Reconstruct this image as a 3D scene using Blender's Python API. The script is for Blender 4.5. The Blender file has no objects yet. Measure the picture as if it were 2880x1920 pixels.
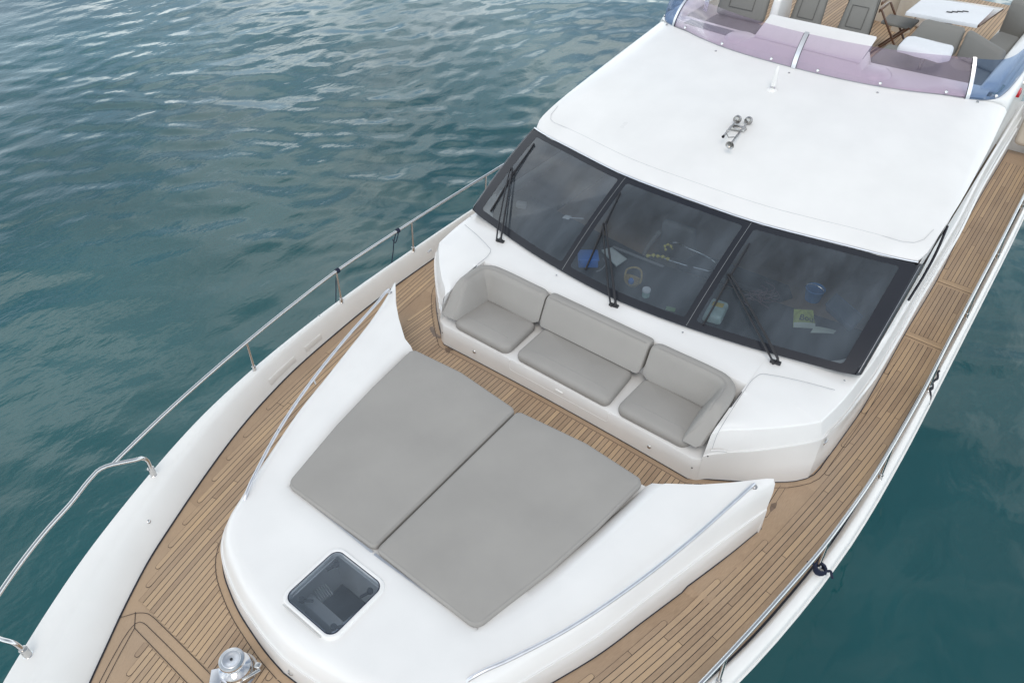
import bpy, bmesh, math, random
import numpy as np
from mathutils import Vector, Matrix, noise as mnoise
rad = math.radians
random.seed(7); rng = np.random.default_rng(7)
scn = bpy.context.scene
COL = scn.collection

# ------------------------------------------------------------------ camera
cd = bpy.data.cameras.new('camera'); cam = bpy.data.objects.new('camera', cd); COL.objects.link(cam)
cd.sensor_fit = 'HORIZONTAL'; cd.sensor_width = 36.0; cd.lens = 2134.0 / 2880.0 * 36.0
cd.clip_end = 4000; cd.clip_start = 0.05
cam.location = (3.0, 0.0, 5.7503)
PITCH, YAW = rad(41.7251), rad(-37.9764)
cam.rotation_euler = (math.pi / 2 - PITCH, 0, -YAW)
scn.camera = cam
# ------------------------------------------------------------------ world, sun, exposure
scn.view_settings.view_transform = 'Standard'; scn.view_settings.look = 'None'
scn.view_settings.exposure = -0.16; scn.view_settings.gamma = 1.0
SUN_EL, SUN_AZ = rad(58), rad(150)          # sun high, ahead of the bow (behind the camera)
W = bpy.data.worlds.new('World'); scn.world = W; W.use_nodes = True
nt = W.node_tree; nt.nodes.clear()
def wn(t, **k):
    n = nt.nodes.new(t)
    for a, b in k.items(): setattr(n, a, b)
    return n
wo = wn('ShaderNodeOutputWorld'); bg = wn('ShaderNodeBackground'); bg.inputs['Strength'].default_value = 0.105
sky = wn('ShaderNodeTexSky', sky_type='NISHITA', sun_disc=False, sun_elevation=SUN_EL, sun_rotation=SUN_AZ)
sky.air_density = 1.0; sky.dust_density = 2.0; sky.ozone_density = 1.0
tc = wn('ShaderNodeTexCoord'); sep = wn('ShaderNodeSeparateXYZ'); nt.links.new(tc.outputs['Generated'], sep.inputs[0])
def wm(op, a, b=None):
    n = wn('ShaderNodeMath', operation=op)
    for i, s in enumerate((a, b)):
        if s is None: continue
        if isinstance(s, (int, float)): n.inputs[i].default_value = s
        else: nt.links.new(s, n.inputs[i])
    return n.outputs[0]
zz = wm('MAXIMUM', sep.outputs['Z'], 0.0); zz = wm('ADD', zz, 0.16)
cx, cy = wm('DIVIDE', sep.outputs['X'], zz), wm('DIVIDE', sep.outputs['Y'], zz)
cmb = wn('ShaderNodeCombineXYZ'); nt.links.new(cx, cmb.inputs[0]); nt.links.new(cy, cmb.inputs[1]); cmb.inputs[2].default_value = 3.3  # cloud layer
nz = wn('ShaderNodeTexNoise'); nz.inputs['Scale'].default_value = 1.9; nz.inputs['Detail'].default_value = 6; nz.inputs['Roughness'].default_value = .55
nt.links.new(cmb.outputs[0], nz.inputs['Vector'])

rmp = wn('ShaderNodeValToRGB'); rmp.color_ramp.elements[0].position = .40; rmp.color_ramp.elements[1].position = .58
rmp.color_ramp.elements[0].color = (.30, .30, .30, 1); rmp.color_ramp.elements[1].color = (1, 1, 1, 1)
nt.links.new(nz.outputs['Fac'], rmp.inputs[0])
nz2 = wn('ShaderNodeTexNoise'); nz2.inputs['Scale'].default_value = 2.7; nz2.inputs['Detail'].default_value = 5
nt.links.new(cmb.outputs[0], nz2.inputs['Vector'])
cr2 = wn('ShaderNodeValToRGB'); cr2.color_ramp.elements[0].position = .33; cr2.color_ramp.elements[1].position = .68
cr2.color_ramp.elements[0].color = (3.2, 4.1, 4.8, 1); cr2.color_ramp.elements[1].color = (12.4, 12.8, 12.8, 1)
nt.links.new(nz2.outputs['Fac'], cr2.inputs[0])
mx = wn('ShaderNodeMix', data_type='RGBA'); nt.links.new(rmp.outputs[0], mx.inputs['Factor'])
nt.links.new(sky.outputs[0], mx.inputs['A']); nt.links.new(cr2.outputs[0], mx.inputs['B'])
# the overcast is brightest low down, away from the zenith
hz = wm('SUBTRACT', 1.0, wm('MULTIPLY', wm('MAXIMUM', sep.outputs['Z'], 0.0), 1.06)); hz = wm('MAXIMUM', hz, 0.0); hz = wm('POWER', hz, 1.5); hz = wm('ADD', 0.95, wm('MULTIPLY', hz, 2.5))
sc_ = wn('ShaderNodeVectorMath', operation='SCALE'); nt.links.new(mx.outputs['Result'], sc_.inputs[0]); nt.links.new(hz, sc_.inputs['Scale'])
nt.links.new(sc_.outputs[0], bg.inputs['Color']); nt.links.new(bg.outputs[0], wo.inputs[0])
sl = bpy.data.lights.new('sun', 'SUN'); sun = bpy.data.objects.new('sun', sl); COL.objects.link(sun)
sl.energy = .95; sl.angle = rad(25); sl.color = (1.0, .93, .85)
sd = Vector((math.sin(SUN_AZ) * math.cos(SUN_EL), math.cos(SUN_AZ) * math.cos(SUN_EL), math.sin(SUN_EL)))
sun.rotation_euler = sd.to_track_quat('Z', 'Y').to_euler(); sun.location = (0, 0, 30)

# ------------------------------------------------------------------ helpers
WPOS = {}
def put(o, parent=None, at=(0, 0, 0)):
    COL.objects.link(o); at = Vector(at); WPOS[o.name] = at
    if parent is not None:
        o.parent = parent; o.location = at - WPOS[parent.name]
    else: o.location = at
    return o
def tag(o, label=None, cat=None, group=None, kind=None):
    if label: o['label'] = label
    if cat: o['category'] = cat
    if group: o['group'] = group
    if kind: o['kind'] = kind
    return o
def empty(name, at, parent=None):
    o = bpy.data.objects.new(name, None); o.empty_display_size = .1
    return put(o, parent, at)
def link_bm(name, bm, mat, parent=None, at=None, ang=38, smooth=True, weld=True):
    if weld: bmesh.ops.remove_doubles(bm, verts=bm.verts, dist=1e-5)
    bmesh.ops.recalc_face_normals(bm, faces=bm.faces)
    me = bpy.data.meshes.new(name); bm.to_mesh(me); bm.free()
    if at is None:
        n = len(me.vertices); co = np.empty(n * 3); me.vertices.foreach_get('co', co); co = co.reshape(-1, 3)
        at = ((co[:, 0].min() + co[:, 0].max()) / 2, (co[:, 1].min() + co[:, 1].max()) / 2, co[:, 2].min())
    me.transform(Matrix.Translation(-Vector(at)))
    for m in (mat if isinstance(mat, (list, tuple)) else [mat]): me.materials.append(m)
    if smooth:
        me.shade_smooth(); me.set_sharp_from_angle(angle=rad(ang))
    return put(bpy.data.objects.new(name, me), parent, at)
def grid(bm, rows, closed=False, mi=0):
    vs = [[bm.verts.new(p) for p in r] for r in rows]
    n = len(rows[0])
    for a, b in zip(vs[:-1], vs[1:]):
        for i in range(n if closed else n - 1):
            j = (i + 1) % n
            try: f = bm.faces.new((a[i], a[j], b[j], b[i])); f.material_index = mi
            except ValueError: pass
    return vs
def fan(bm, ring, mi=0):
    try: f = bm.faces.new(ring); f.material_index = mi
    except ValueError: pass
def tube(bm, pts, r, seg=12, caps=True, mi=0):
    pts = [Vector(p) for p in pts]; n = len(pts)
    rr = r if isinstance(r, (list, tuple)) else [r] * n
    T = [(pts[min(i + 1, n - 1)] - pts[max(i - 1, 0)]).normalized() for i in range(n)]
    u = T[0].orthogonal().normalized(); rows = []
    for i in range(n):
        u = (u - T[i] * u.dot(T[i])).normalized(); v = T[i].cross(u)
        rows.append([pts[i] + (u * math.cos(a) + v * math.sin(a)) * rr[i] for a in [2 * math.pi * k / seg for k in range(seg)]])
    vs = grid(bm, rows, True, mi)
    if caps: fan(bm, vs[0], mi); fan(bm, vs[-1], mi)
def lathe(bm, prof, c=(0, 0, 0), axis=(0, 0, 1), seg=28, mi=0):
    ax = Vector(axis).normalized(); u = ax.orthogonal().normalized(); v = ax.cross(u); c = Vector(c); rows = []
    for r, h in prof:
        rows.append([c + ax * h + (u * math.cos(a) + v * math.sin(a)) * max(r, 1e-4) for a in [2 * math.pi * k / seg for k in range(seg)]])
    vs = grid(bm, rows, True, mi); fan(bm, vs[0], mi); fan(bm, vs[-1], mi)
def hexa(bm, b4, t4, r=0, seg=3, mi=0):
    """box with any eight corners, all edges rounded by r"""
    t = bmesh.new(); vb = [t.verts.new(p) for p in b4]; vt = [t.verts.new(p) for p in t4]
    t.faces.new(vb[::-1]); t.faces.new(vt)
    for i in range(4): t.faces.new((vb[i], vb[(i + 1) % 4], vt[(i + 1) % 4], vt[i]))
    if r: bmesh.ops.bevel(t, geom=list(t.edges), offset=r, segments=seg, profile=.5, affect='EDGES')
    m = {}
    for v in t.verts: m[v] = bm.verts.new(v.co)
    for f in t.faces:
        g = bm.faces.new([m[v] for v in f.verts]); g.material_index = mi
    t.free()
def box(bm, c, s, r=0, rz=0, seg=3, mi=0, R=None):
    cx_, cy_, cz_ = c; a, b, h = s[0] / 2, s[1] / 2, s[2] / 2
    M = R if R is not None else Matrix.Rotation(rz, 3, 'Z')
    q = lambda x, y, z: Vector(c) + M @ Vector((x, y, z))
    hexa(bm, [q(-a, -b, -h), q(a, -b, -h), q(a, b, -h), q(-a, b, -h)], [q(-a, -b, h), q(a, -b, h), q(a, b, h), q(-a, b, h)], r, seg, mi)
def pchip(xs, ys):
    xs = np.array(xs, float); ys = np.array(ys, float); h = np.diff(xs); d = np.diff(ys) / h
    m = np.zeros(len(xs)); m[0] = d[0]; m[-1] = d[-1]
    for i in range(1, len(xs) - 1):
        if d[i - 1] * d[i] > 0:
            w1, w2 = 2 * h[i] + h[i - 1], h[i] + 2 * h[i - 1]; m[i] = (w1 + w2) / (w1 / d[i - 1] + w2 / d[i])
    def f(x):
        x = np.clip(x, xs[0], xs[-1]); i = np.clip(np.searchsorted(xs, x) - 1, 0, len(h) - 1)
        t = (x - xs[i]) / h[i]
        return ((1 + 2 * t) * (1 - t) ** 2 * ys[i] + t * (1 - t) ** 2 * h[i] * m[i] + t * t * (3 - 2 * t) * ys[i + 1] + t * t * (t - 1) * h[i] * m[i + 1])
    return f
def spline(pts, n):
    """smooth curve through points, n samples by arc length"""
    P = np.array(pts, float); d = np.r_[0, np.cumsum(np.linalg.norm(np.diff(P, axis=0), axis=1))]
    m = np.gradient(P, d, axis=0)
    out = []
    for s in np.linspace(0, d[-1], n):
        i = min(max(np.searchsorted(d, s) - 1, 0), len(d) - 2); h = d[i + 1] - d[i]; t = (s - d[i]) / h
        out.append((1 + 2 * t) * (1 - t) ** 2 * P[i] + t * (1 - t) ** 2 * h * m[i] + t * t * (3 - 2 * t) * P[i + 1] + t * t * (t - 1) * h * m[i + 1])
    return np.array(out)
def rounded(poly, r, seg=6):
    out = []; n = len(poly)
    rl = r if isinstance(r, (list, tuple)) else [r] * n
    for i in range(n):
        p, a, b = Vector(poly[i]), Vector(poly[i - 1]), Vector(poly[(i + 1) % n]); q = rl[i]
        u, v = (a - p).normalized(), (b - p).normalized(); th = u.angle(v)
        if q <= 0 or th > 3.1: out.append(tuple(p)); continue
        d = min(q / math.tan(th / 2), (a - p).length * .48, (b - p).length * .48); q = d * math.tan(th / 2)
        c = p + (u + v).normalized() * (q / math.sin(th / 2)); s, e = p + u * d - c, p + v * d - c
        for k in range(seg + 1):
            t = k / seg; a0 = math.atan2(s.y, s.x); da = (math.atan2(e.y, e.x) - a0 + math.pi) % (2 * math.pi) - math.pi
            out.append((c.x + q * math.cos(a0 + da * t), c.y + q * math.sin(a0 + da * t)))
    return out
def resample(poly, step):
    out = []; n = len(poly)
    for i in range(n):
        a, b = np.array(poly[i]), np.array(poly[(i + 1) % n]); k = max(1, int(np.linalg.norm(b - a) / step))
        for j in range(k): out.append(tuple(a + (b - a) * j / k))
    return out
def inset(poly, d):
    n = len(poly); out = []
    for i in range(n):
        a, p, b = (np.array(poly[j % n]) for j in (i - 1, i, i + 1))
        e1, e2 = p - a, b - p; e1 = e1 / (np.linalg.norm(e1) + 1e-9); e2 = e2 / (np.linalg.norm(e2) + 1e-9)
        nn = np.array([-(e1 + e2)[1], (e1 + e2)[0]]); nn = nn / (np.linalg.norm(nn) + 1e-9)
        out.append(tuple(p + nn * d))
    return out

# ------------------------------------------------------------------ materials
def mat(name, col, rough=.5, metal=0, spec=.5, coat=0, var=0, vscale=3, bump=0, bscale=60, **kw):
    m = bpy.data.materials.new(name); m.use_nodes = True; T = m.node_tree; b = T.nodes['Principled BSDF']
    b.inputs['Base Color'].default_value = (*col, 1); b.inputs['Roughness'].default_value = rough
    b.inputs['Metallic'].default_value = metal; b.inputs['Specular IOR Level'].default_value = spec; b.inputs['Coat Weight'].default_value = coat
    tcn = T.nodes.new('ShaderNodeTexCoord')
    if var:
        n = T.nodes.new('ShaderNodeTexNoise'); n.inputs['Scale'].default_value = vscale; n.inputs['Detail'].default_value = 6
        T.links.new(tcn.outputs['Object'], n.inputs['Vector'])
        r = T.nodes.new('ShaderNodeValToRGB'); r.color_ramp.elements[0].position = .3; r.color_ramp.elements[1].position = .7
        r.color_ramp.elements[0].color = (*[max(0, c * (1 - var)) for c in col], 1); r.color_ramp.elements[1].color = (*[min(1, c * (1 + var)) for c in col], 1)
        T.links.new(n.outputs['Fac'], r.inputs[0]); T.links.new(r.outputs[0], b.inputs['Base Color'])
        mr = T.nodes.new('ShaderNodeMapRange'); mr.inputs['To Min'].default_value = rough * .8; mr.inputs['To Max'].default_value = min(1, rough * 1.25)
        T.links.new(n.outputs['Fac'], mr.inputs['Value']); T.links.new(mr.outputs[0], b.inputs['Roughness'])
    if bump:
        n = T.nodes.new('ShaderNodeTexNoise'); n.inputs['Scale'].default_value = bscale; n.inputs['Detail'].default_value = 4
        T.links.new(tcn.outputs['Object'], n.inputs['Vector'])
        bp = T.nodes.new('ShaderNodeBump'); bp.inputs['Strength'].default_value = bump; bp.inputs['Distance'].default_value = .01
        T.links.new(n.outputs['Fac'], bp.inputs['Height']); T.links.new(bp.outputs[0], b.inputs['Normal'])
    for k, v in kw.items(): b.inputs[k].default_value = v
    return m
M = {}
M['gel'] = mat('white gelcoat', (.785, .772, .758), .3, coat=.25, var=.03, vscale=2.2)
M['gelw'] = mat('warm white gelcoat', (.80, .785, .76), .35, coat=.2, var=.02, vscale=3)
M['cream'] = mat('cream gelcoat', (.62, .55, .46), .4, coat=.1, var=.03)
M['steel'] = mat('polished stainless steel', (.62, .61, .60), .17, 1, var=.04, vscale=8)
M['hornsteel'] = mat('darkened stainless', (.36, .35, .34), .25, 1, var=.1, vscale=30)  # base colour darkened to hold down the white sky reflections
M['chrome'] = mat('chrome', (.82, .82, .83), .08, 1)
M['alu'] = mat('brushed aluminium', (.70, .70, .73), .3, 1, var=.05, vscale=20)
M['black'] = mat('black plastic', (.018, .018, .022), .45, var=.2, vscale=20)
M['frit'] = mat('black glass border', (.020, .022, .029), .22, spec=.4, var=.05)
M['rubber'] = mat('dark rubber', (.012, .012, .02), .6)
M['navy'] = mat('navy rope', (.008, .014, .04), .8, bump=.6, bscale=300)
M['dark'] = mat('dark interior lining', (.035, .033, .034), .7, var=.25, vscale=2)
M['dash'] = mat('dark dashboard vinyl', (.03, .03, .033), .55, var=.3, vscale=4, bump=.3, bscale=200)
M['wood'] = mat('varnished dark wood', (.12, .055, .028), .3, coat=.4, var=.3, vscale=9)
M['shade'] = mat('grey lining', (.25, .26, .27), .6, var=.1)
M['cloth'] = mat('white cloth cover', (.74, .755, .78), .85, var=.03, bump=.25, bscale=18)
M['gap'] = mat('seam shadow gap', (.38, .38, .385), .7)
M['red'] = mat('red lens', (.5, .01, .02), .25)
def fabric(name, col):
    m = mat(name, col, .62, spec=.35, var=.06, vscale=1.7, bump=.36, bscale=5)
    T = m.node_tree; b = T.nodes['Principled BSDF']; bp = [n for n in T.nodes if n.type == 'BUMP'][0]
    tcn = [n for n in T.nodes if n.type == 'TEX_COORD'][0]
    w = T.nodes.new('ShaderNodeTexNoise'); w.inputs['Scale'].default_value = 900; w.inputs['Detail'].default_value = 2
    T.links.new(tcn.outputs['Object'], w.inputs['Vector'])
    b2 = T.nodes.new('ShaderNodeBump'); b2.inputs['Strength'].default_value = .15; b2.inputs['Distance'].default_value = .002
    T.links.new(w.outputs['Fac'], b2.inputs['Height']); T.links.new(bp.outputs[0], b2.inputs['Normal']); T.links.new(b2.outputs[0], b.inputs['Normal'])
    return m
M['fab'] = fabric('grey marine vinyl', (.325, .309, .290))
M['fabd'] = fabric('dark grey marine vinyl', (.21, .205, .19))
M['inset'] = mat('dark piping', (.12, .118, .11), .7)
M['piping'] = mat('grey piping', (.30, .29, .28), .6)
def glass(name, tint, refl=1.0, ior=1.45, haze=0, hazecol=(.3, .33, .38), rough=.02):
    m = bpy.data.materials.new(name); m.use_nodes = True; T = m.node_tree; T.nodes.clear()
    o = T.nodes.new('ShaderNodeOutputMaterial'); t = T.nodes.new('ShaderNodeBsdfTransparent'); t.inputs[0].default_value = (*tint, 1)
    g = T.nodes.new('ShaderNodeBsdfGlossy'); g.inputs['Roughness'].default_value = rough; g.inputs[0].default_value = (1, 1, 1, 1)
    fr = T.nodes.new('ShaderNodeFresnel'); fr.inputs[0].default_value = ior
    x = T.nodes.new('ShaderNodeMixShader'); fk = T.nodes.new('ShaderNodeMath'); fk.operation = 'MULTIPLY'; fk.inputs[1].default_value = refl; T.links.new(fr.outputs[0], fk.inputs[0]); T.links.new(fk.outputs[0], x.inputs[0])
    s = t.outputs[0]
    if haze:
        d = T.nodes.new('ShaderNodeBsdfDiffuse'); d.inputs[0].default_value = (*hazecol, 1)  # diffuse veil paints soft reflections and pale haze into the pane
        tcn = T.nodes.new('ShaderNodeTexCoord'); n = T.nodes.new('ShaderNodeTexNoise'); n.inputs['Scale'].default_value = 3; n.inputs['Detail'].default_value = 7; n.inputs['Roughness'].default_value = .65
        mp = T.nodes.new('ShaderNodeMapping'); mp.inputs['Scale'].default_value = (.9, .35, .35); T.links.new(tcn.outputs['Object'], mp.inputs[0]); T.links.new(mp.outputs[0], n.inputs['Vector'])
        mr = T.nodes.new('ShaderNodeMapRange'); mr.inputs['From Min'].default_value = .3; mr.inputs['From Max'].default_value = .75; mr.inputs['To Min'].default_value = haze * .55; mr.inputs['To Max'].default_value = haze * 1.5
        T.links.new(n.outputs['Fac'], mr.inputs[0])
        y = T.nodes.new('ShaderNodeMixShader'); T.links.new(mr.outputs[0], y.inputs[0]); T.links.new(s, y.inputs[1]); T.links.new(d.outputs[0], y.inputs[2]); s = y.outputs[0]
    T.links.new(s, x.inputs[1]); T.links.new(g.outputs[0], x.inputs[2]); T.links.new(x.outputs[0], o.inputs[0])
    return m
M['wglass'] = glass('windscreen glass', (.60, .64, .67), refl=.10, haze=.31, hazecol=(.165, .195, .23))
M['hglass'] = glass('smoked hatch glass', (.90, .94, .98), refl=.5, haze=.10, hazecol=(.33, .38, .44))  # pale veil in the glass brightens the cabin seen below
M['sglass'] = mat('dark side glass', (.012, .012, .014), .04, spec=.6)
M['lav'] = glass('lavender tinted acrylic', (.72, .645, .73), refl=.14, haze=.16, hazecol=(.52, .44, .56))
M['blu'] = glass('blue tinted acrylic', (.42, .52, .68), refl=.4, haze=.16, hazecol=(.22, .32, .50))
def plain(name, col, rough=.5): 
    M[name] = mat(name, col, rough, var=.08); return M[name]
# teak: per-plank tone from a face attribute, grain along the UV
def teak():
    m = bpy.data.materials.new('teak planks'); m.use_nodes = True; T = m.node_tree; b = T.nodes['Principled BSDF']
    at = T.nodes.new('ShaderNodeAttribute'); at.attribute_name = 'tone'
    uv = T.nodes.new('ShaderNodeUVMap'); uv.uv_map = 'UVMap'
    mp = T.nodes.new('ShaderNodeMapping'); mp.inputs['Scale'].default_value = (26, 2.4, 1); T.links.new(uv.outputs[0], mp.inputs[0])
    g = T.nodes.new('ShaderNodeTexNoise'); g.inputs['Scale'].default_value = 6; g.inputs['Detail'].default_value = 7; g.inputs['Roughness'].default_value = .6; T.links.new(mp.outputs[0], g.inputs['Vector'])
    tc_ = T.nodes.new('ShaderNodeTexCoord'); bl = T.nodes.new('ShaderNodeTexNoise'); bl.inputs['Scale'].default_value = 1.6; bl.inputs['Detail'].default_value = 5; T.links.new(tc_.outputs['Object'], bl.inputs['Vector'])
    r = T.nodes.new('ShaderNodeValToRGB'); e = r.color_ramp.elements
    e[0].position = 0; e[0].color = (.29, .195, .125, 1); e[1].position = 1; e[1].color = (.58, .405, .245, 1)
    k = e.new(.5); k.color = (.45, .318, .208, 1)
    def mth(op, a, bb):
        n = T.nodes.new('ShaderNodeMath'); n.operation = op
        for i, s in enumerate((a, bb)):
            if isinstance(s, (int, float)): n.inputs[i].default_value = s
            else: T.links.new(s, n.inputs[i])
        return n.outputs[0]
    s = mth('ADD', mth('MULTIPLY', at.outputs['Fac'], .62), mth('MULTIPLY', mth('SUBTRACT', g.outputs['Fac'], .5), .9))
    s = mth('ADD', s, mth('MULTIPLY', mth('SUBTRACT', bl.outputs['Fac'], .5), .7)); s = mth('ADD', s, .21)
    T.links.new(s, r.inputs[0])
    # weathered greyish wash
    wa = T.nodes.new('ShaderNodeTexNoise'); wa.inputs['Scale'].default_value = .9; wa.inputs['Detail'].default_value = 6; T.links.new(tc_.outputs['Object'], wa.inputs['Vector'])
    wr = T.nodes.new('ShaderNodeMapRange'); wr.inputs['From Min'].default_value = .35; wr.inputs['From Max'].default_value = .7; wr.inputs['To Max'].default_value = .55; T.links.new(wa.outputs['Fac'], wr.inputs[0])
    mx_ = T.nodes.new('ShaderNodeMix'); mx_.data_type = 'RGBA'; mx_.inputs['B'].default_value = (.40, .305, .23, 1)
    T.links.new(wr.outputs[0], mx_.inputs['Factor']); T.links.new(r.outputs[0], mx_.inputs['A'])
    T.links.new(mx_.outputs['Result'], b.inputs['Base Color'])
    b.inputs['Roughness'].default_value = .72; b.inputs['Specular IOR Level'].default_value = .3
    bp = T.nodes.new('ShaderNodeBump'); bp.inputs['Strength'].default_value = .25; bp.inputs['Distance'].default_value = .003; T.links.new(g.outputs['Fac'], bp.inputs['Height']); T.links.new(bp.outputs[0], b.inputs['Normal'])
    return m
M['teak'] = teak()
M['caulk'] = mat('black deck caulking', (.028, .022, .022), .7)

# ------------------------------------------------------------------ hull lines (x = half breadth, y aft, z up from the deck)
ye = [-1.32, -1.15, -.9, -.6, -.33, -.07, .185, .488, .783, 1.284, 1.969, 2.3, 2.85, 3.465, 4.3, 4.955, 5.6, 6.55, 8, 10, 12, 15.5]
xe = [.02, .45, .82, 1.14, 1.375, 1.547, 1.704, 1.875, 2.02, 2.235, 2.485, 2.583, 2.715, 2.835, 2.95, 3.006, 3.032, 3.048, 3.05, 3.05, 3.03, 2.92]
edge_x = pchip(ye, xe)
edge_z = pchip([-1.3, -.3, .8, 2, 2.85, 3.5, 5, 5.6, 16], [.36, .30, .262, .235, .198, .16, .095, .085, .085])
yt = [-.98, -.7, -.4, .058, .31, .489, .684, .938, 1.248, 1.553, 1.952, 2.375, 2.717, 3.268, 3.939, 4.569, 5.0, 5.645, 7, 9, 12, 15.3]
xt = [.02, .40, .74, 1.097, 1.277, 1.405, 1.535, 1.69, 1.843, 1.985, 2.158, 2.32, 2.425, 2.555, 2.65, 2.715, 2.74, 2.755, 2.775, 2.79, 2.78, 2.66]
# side decks lie lower than the walkway by the sofa and fall gently aft with the sheer
deck_zf = pchip([-1.3, 0, 1.0, 2, 3, 4, 5, 6.5, 14], [.04, .005, 0, -.035, -.085, -.125, -.15, -.165, -.19])
_k = lambda y: (5.75 - deck_zf(np.array(y, float))) / 5.75
deck_x = pchip(np.array(yt) * _k(yt), (3 + np.array(xt)) * _k(yt) - 3)
def deck_z(x, y):
    z = float(deck_zf(y))
    if y > 3.6: z *= min(1, max(0, (abs(x) - 1.62) / .70)) if abs(x) < 2.32 else 1
    return z
WATER_Z = -1.9
yacht = empty('motor_yacht', (0, 0, 0))
tag(yacht, 'white motor yacht with teak decks and a raked black framed windscreen', 'motor yacht')

def build_hull():
    bm = bmesh.new()
    Y = np.r_[np.linspace(-1.3, 3, 40), np.linspace(3.2, 15.4, 40)]
    for s in (-1, 1):
        rows = []
        for y in Y:
            x, z = float(edge_x(y)), float(edge_z(y)); yb = y + max(0, (2.2 - y)) * .42     # stem rakes aft below
            xw = x * (.80 if y > 3 else .80 - .35 * (3 - y) / 4.3)
            rows.append([(s * x, y, z), (s * (x + .012), y, z - .02), (s * (x + .018), y, z - .09), (s * (x + .004), y, z - .12), (s * (x * .985), y, z - .3),
                         (s * (x * .6 + xw * .4), y + (yb - y) * .3, -.8), (s * xw, yb, WATER_Z), (s * xw * .6, yb + .1, WATER_Z - .7)])
        grid(bm, rows)
    # transom
    e = [(-float(edge_x(15.4)), 15.4, .085), (float(edge_x(15.4)), 15.4, .085), (2.3, 15.4, WATER_Z - .5), (-2.3, 15.4, WATER_Z - .5)]
    fan(bm, [bm.verts.new(p) for p in e])
    link_bm('hull', bm, M['gel'], yacht)
    bm = bmesh.new()
    for s in (-1, 1):
        pts = [(s * (float(edge_x(y)) + .02), y, float(edge_z(y)) - .055) for y in Y[1:]]
        tube(bm, pts, .011, 8)
    link_bm('rubbing_strake', bm, M['gelw'], yacht)
    # bulwark: flat cap, rounded crest, sloping inner face down to the deck
    for s in (-1, 1):
        bm = bmesh.new(); rows = []
        for y in Y[1:]:
            xo, zo, xi = float(edge_x(y)), float(edge_z(y)), float(deck_x(max(y, -.95)))
            if y < -.9: xi = max(.01, xo - .33)
            w = xo - xi; zc = zo + .03; zd = float(deck_zf(y))
            rows.append([(s * xo, y, zo), (s * (xo - .012), y, zo + .016), (s * (xo - .03), y, zo + .022), (s * (xo - .40 * w), y, zc), (s * (xo - .47 * w), y, zc - .006), (s * (xo - .53 * w), y, zc - .024),
                         (s * (xo - .60 * w), y, zc - .055), (s * (xi + .035 * min(1, w / .25)), y, zd + .05), (s * (xi + .014), y, zd + .014), (s * (xi + .003), y, zd - .01)])
        grid(bm, rows); link_bm('bulwark', bm, M['gelw'], yacht, ang=60)
    # black sealant line at the deck edge
    bm = bmesh.new()
    for s in (-1, 1):
        rows = [[(s * (float(deck_x(y)) + .008), y, float(deck_zf(y)) + .0075), (s * (float(deck_x(y)) - .010), y, float(deck_zf(y)) + .0075)] for y in np.linspace(-.9, 14, 160)]
        grid(bm, rows)
    link_bm('deck_edge_sealant', bm, M['rubber'], yacht, weld=False)
build_hull()

# ------------------------------------------------------------------ outlines of the trunk and the house at deck level
TR = [(0, 1.012), (.24, 1.032), (.445, 1.065), (.684, 1.114), (.89, 1.179), (1.056, 1.245), (1.188, 1.325), (1.31, 1.45), (1.45, 1.72), (1.656, 2.207), (1.81, 2.597), (1.955, 3.092), (2.110, 3.628), (2.221, 4.037), (2.325, 4.48)]
def lower(p):
    w = min(1, max(0, (p[0] - .7) / 1.0)); k = 1 + (float(_k(p[1])) - 1) * w * w * (3 - 2 * w)
    return (3 - (3 - p[0]) * k, p[1] * k)
TR = [lower(p) for p in TR]
trunk_xy = spline(TR, 80)
trunk_xf = pchip([p[1] for p in trunk_xy[14:]], [p[0] for p in trunk_xy[14:]])
HS = [(1.541, 4.566), (1.688, 4.648), (1.962, 4.848), (2.214, 5.05), (2.40, 5.222), (2.436, 5.275), (2.492, 5.66), (2.51, 5.95), (2.532, 6.4), (2.53, 7.0), (2.515, 8.0), (2.515, 9.2), (2.45, 11.0), (2.43, 13.5)]
HS = [p if i < 1 else (lower(p) if i > 3 else tuple(np.array(p) * (1 - i / 4) + np.array(lower(p)) * (i / 4))) for i, p in enumerate(HS)]
house_xf = pchip([HS[5][1] - .02] + [p[1] for p in HS[6:]], [HS[5][0] - .004] + [p[0] for p in HS[6:]])
def inner_x(y):
    if y < 1.4: return -9
    if y < 4.58: return float(trunk_xf(y))
    if y < 5.40: return 2.325 + (2.415 - 2.325) * (y - 4.58) / .82
    return float(house_xf(y))
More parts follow.
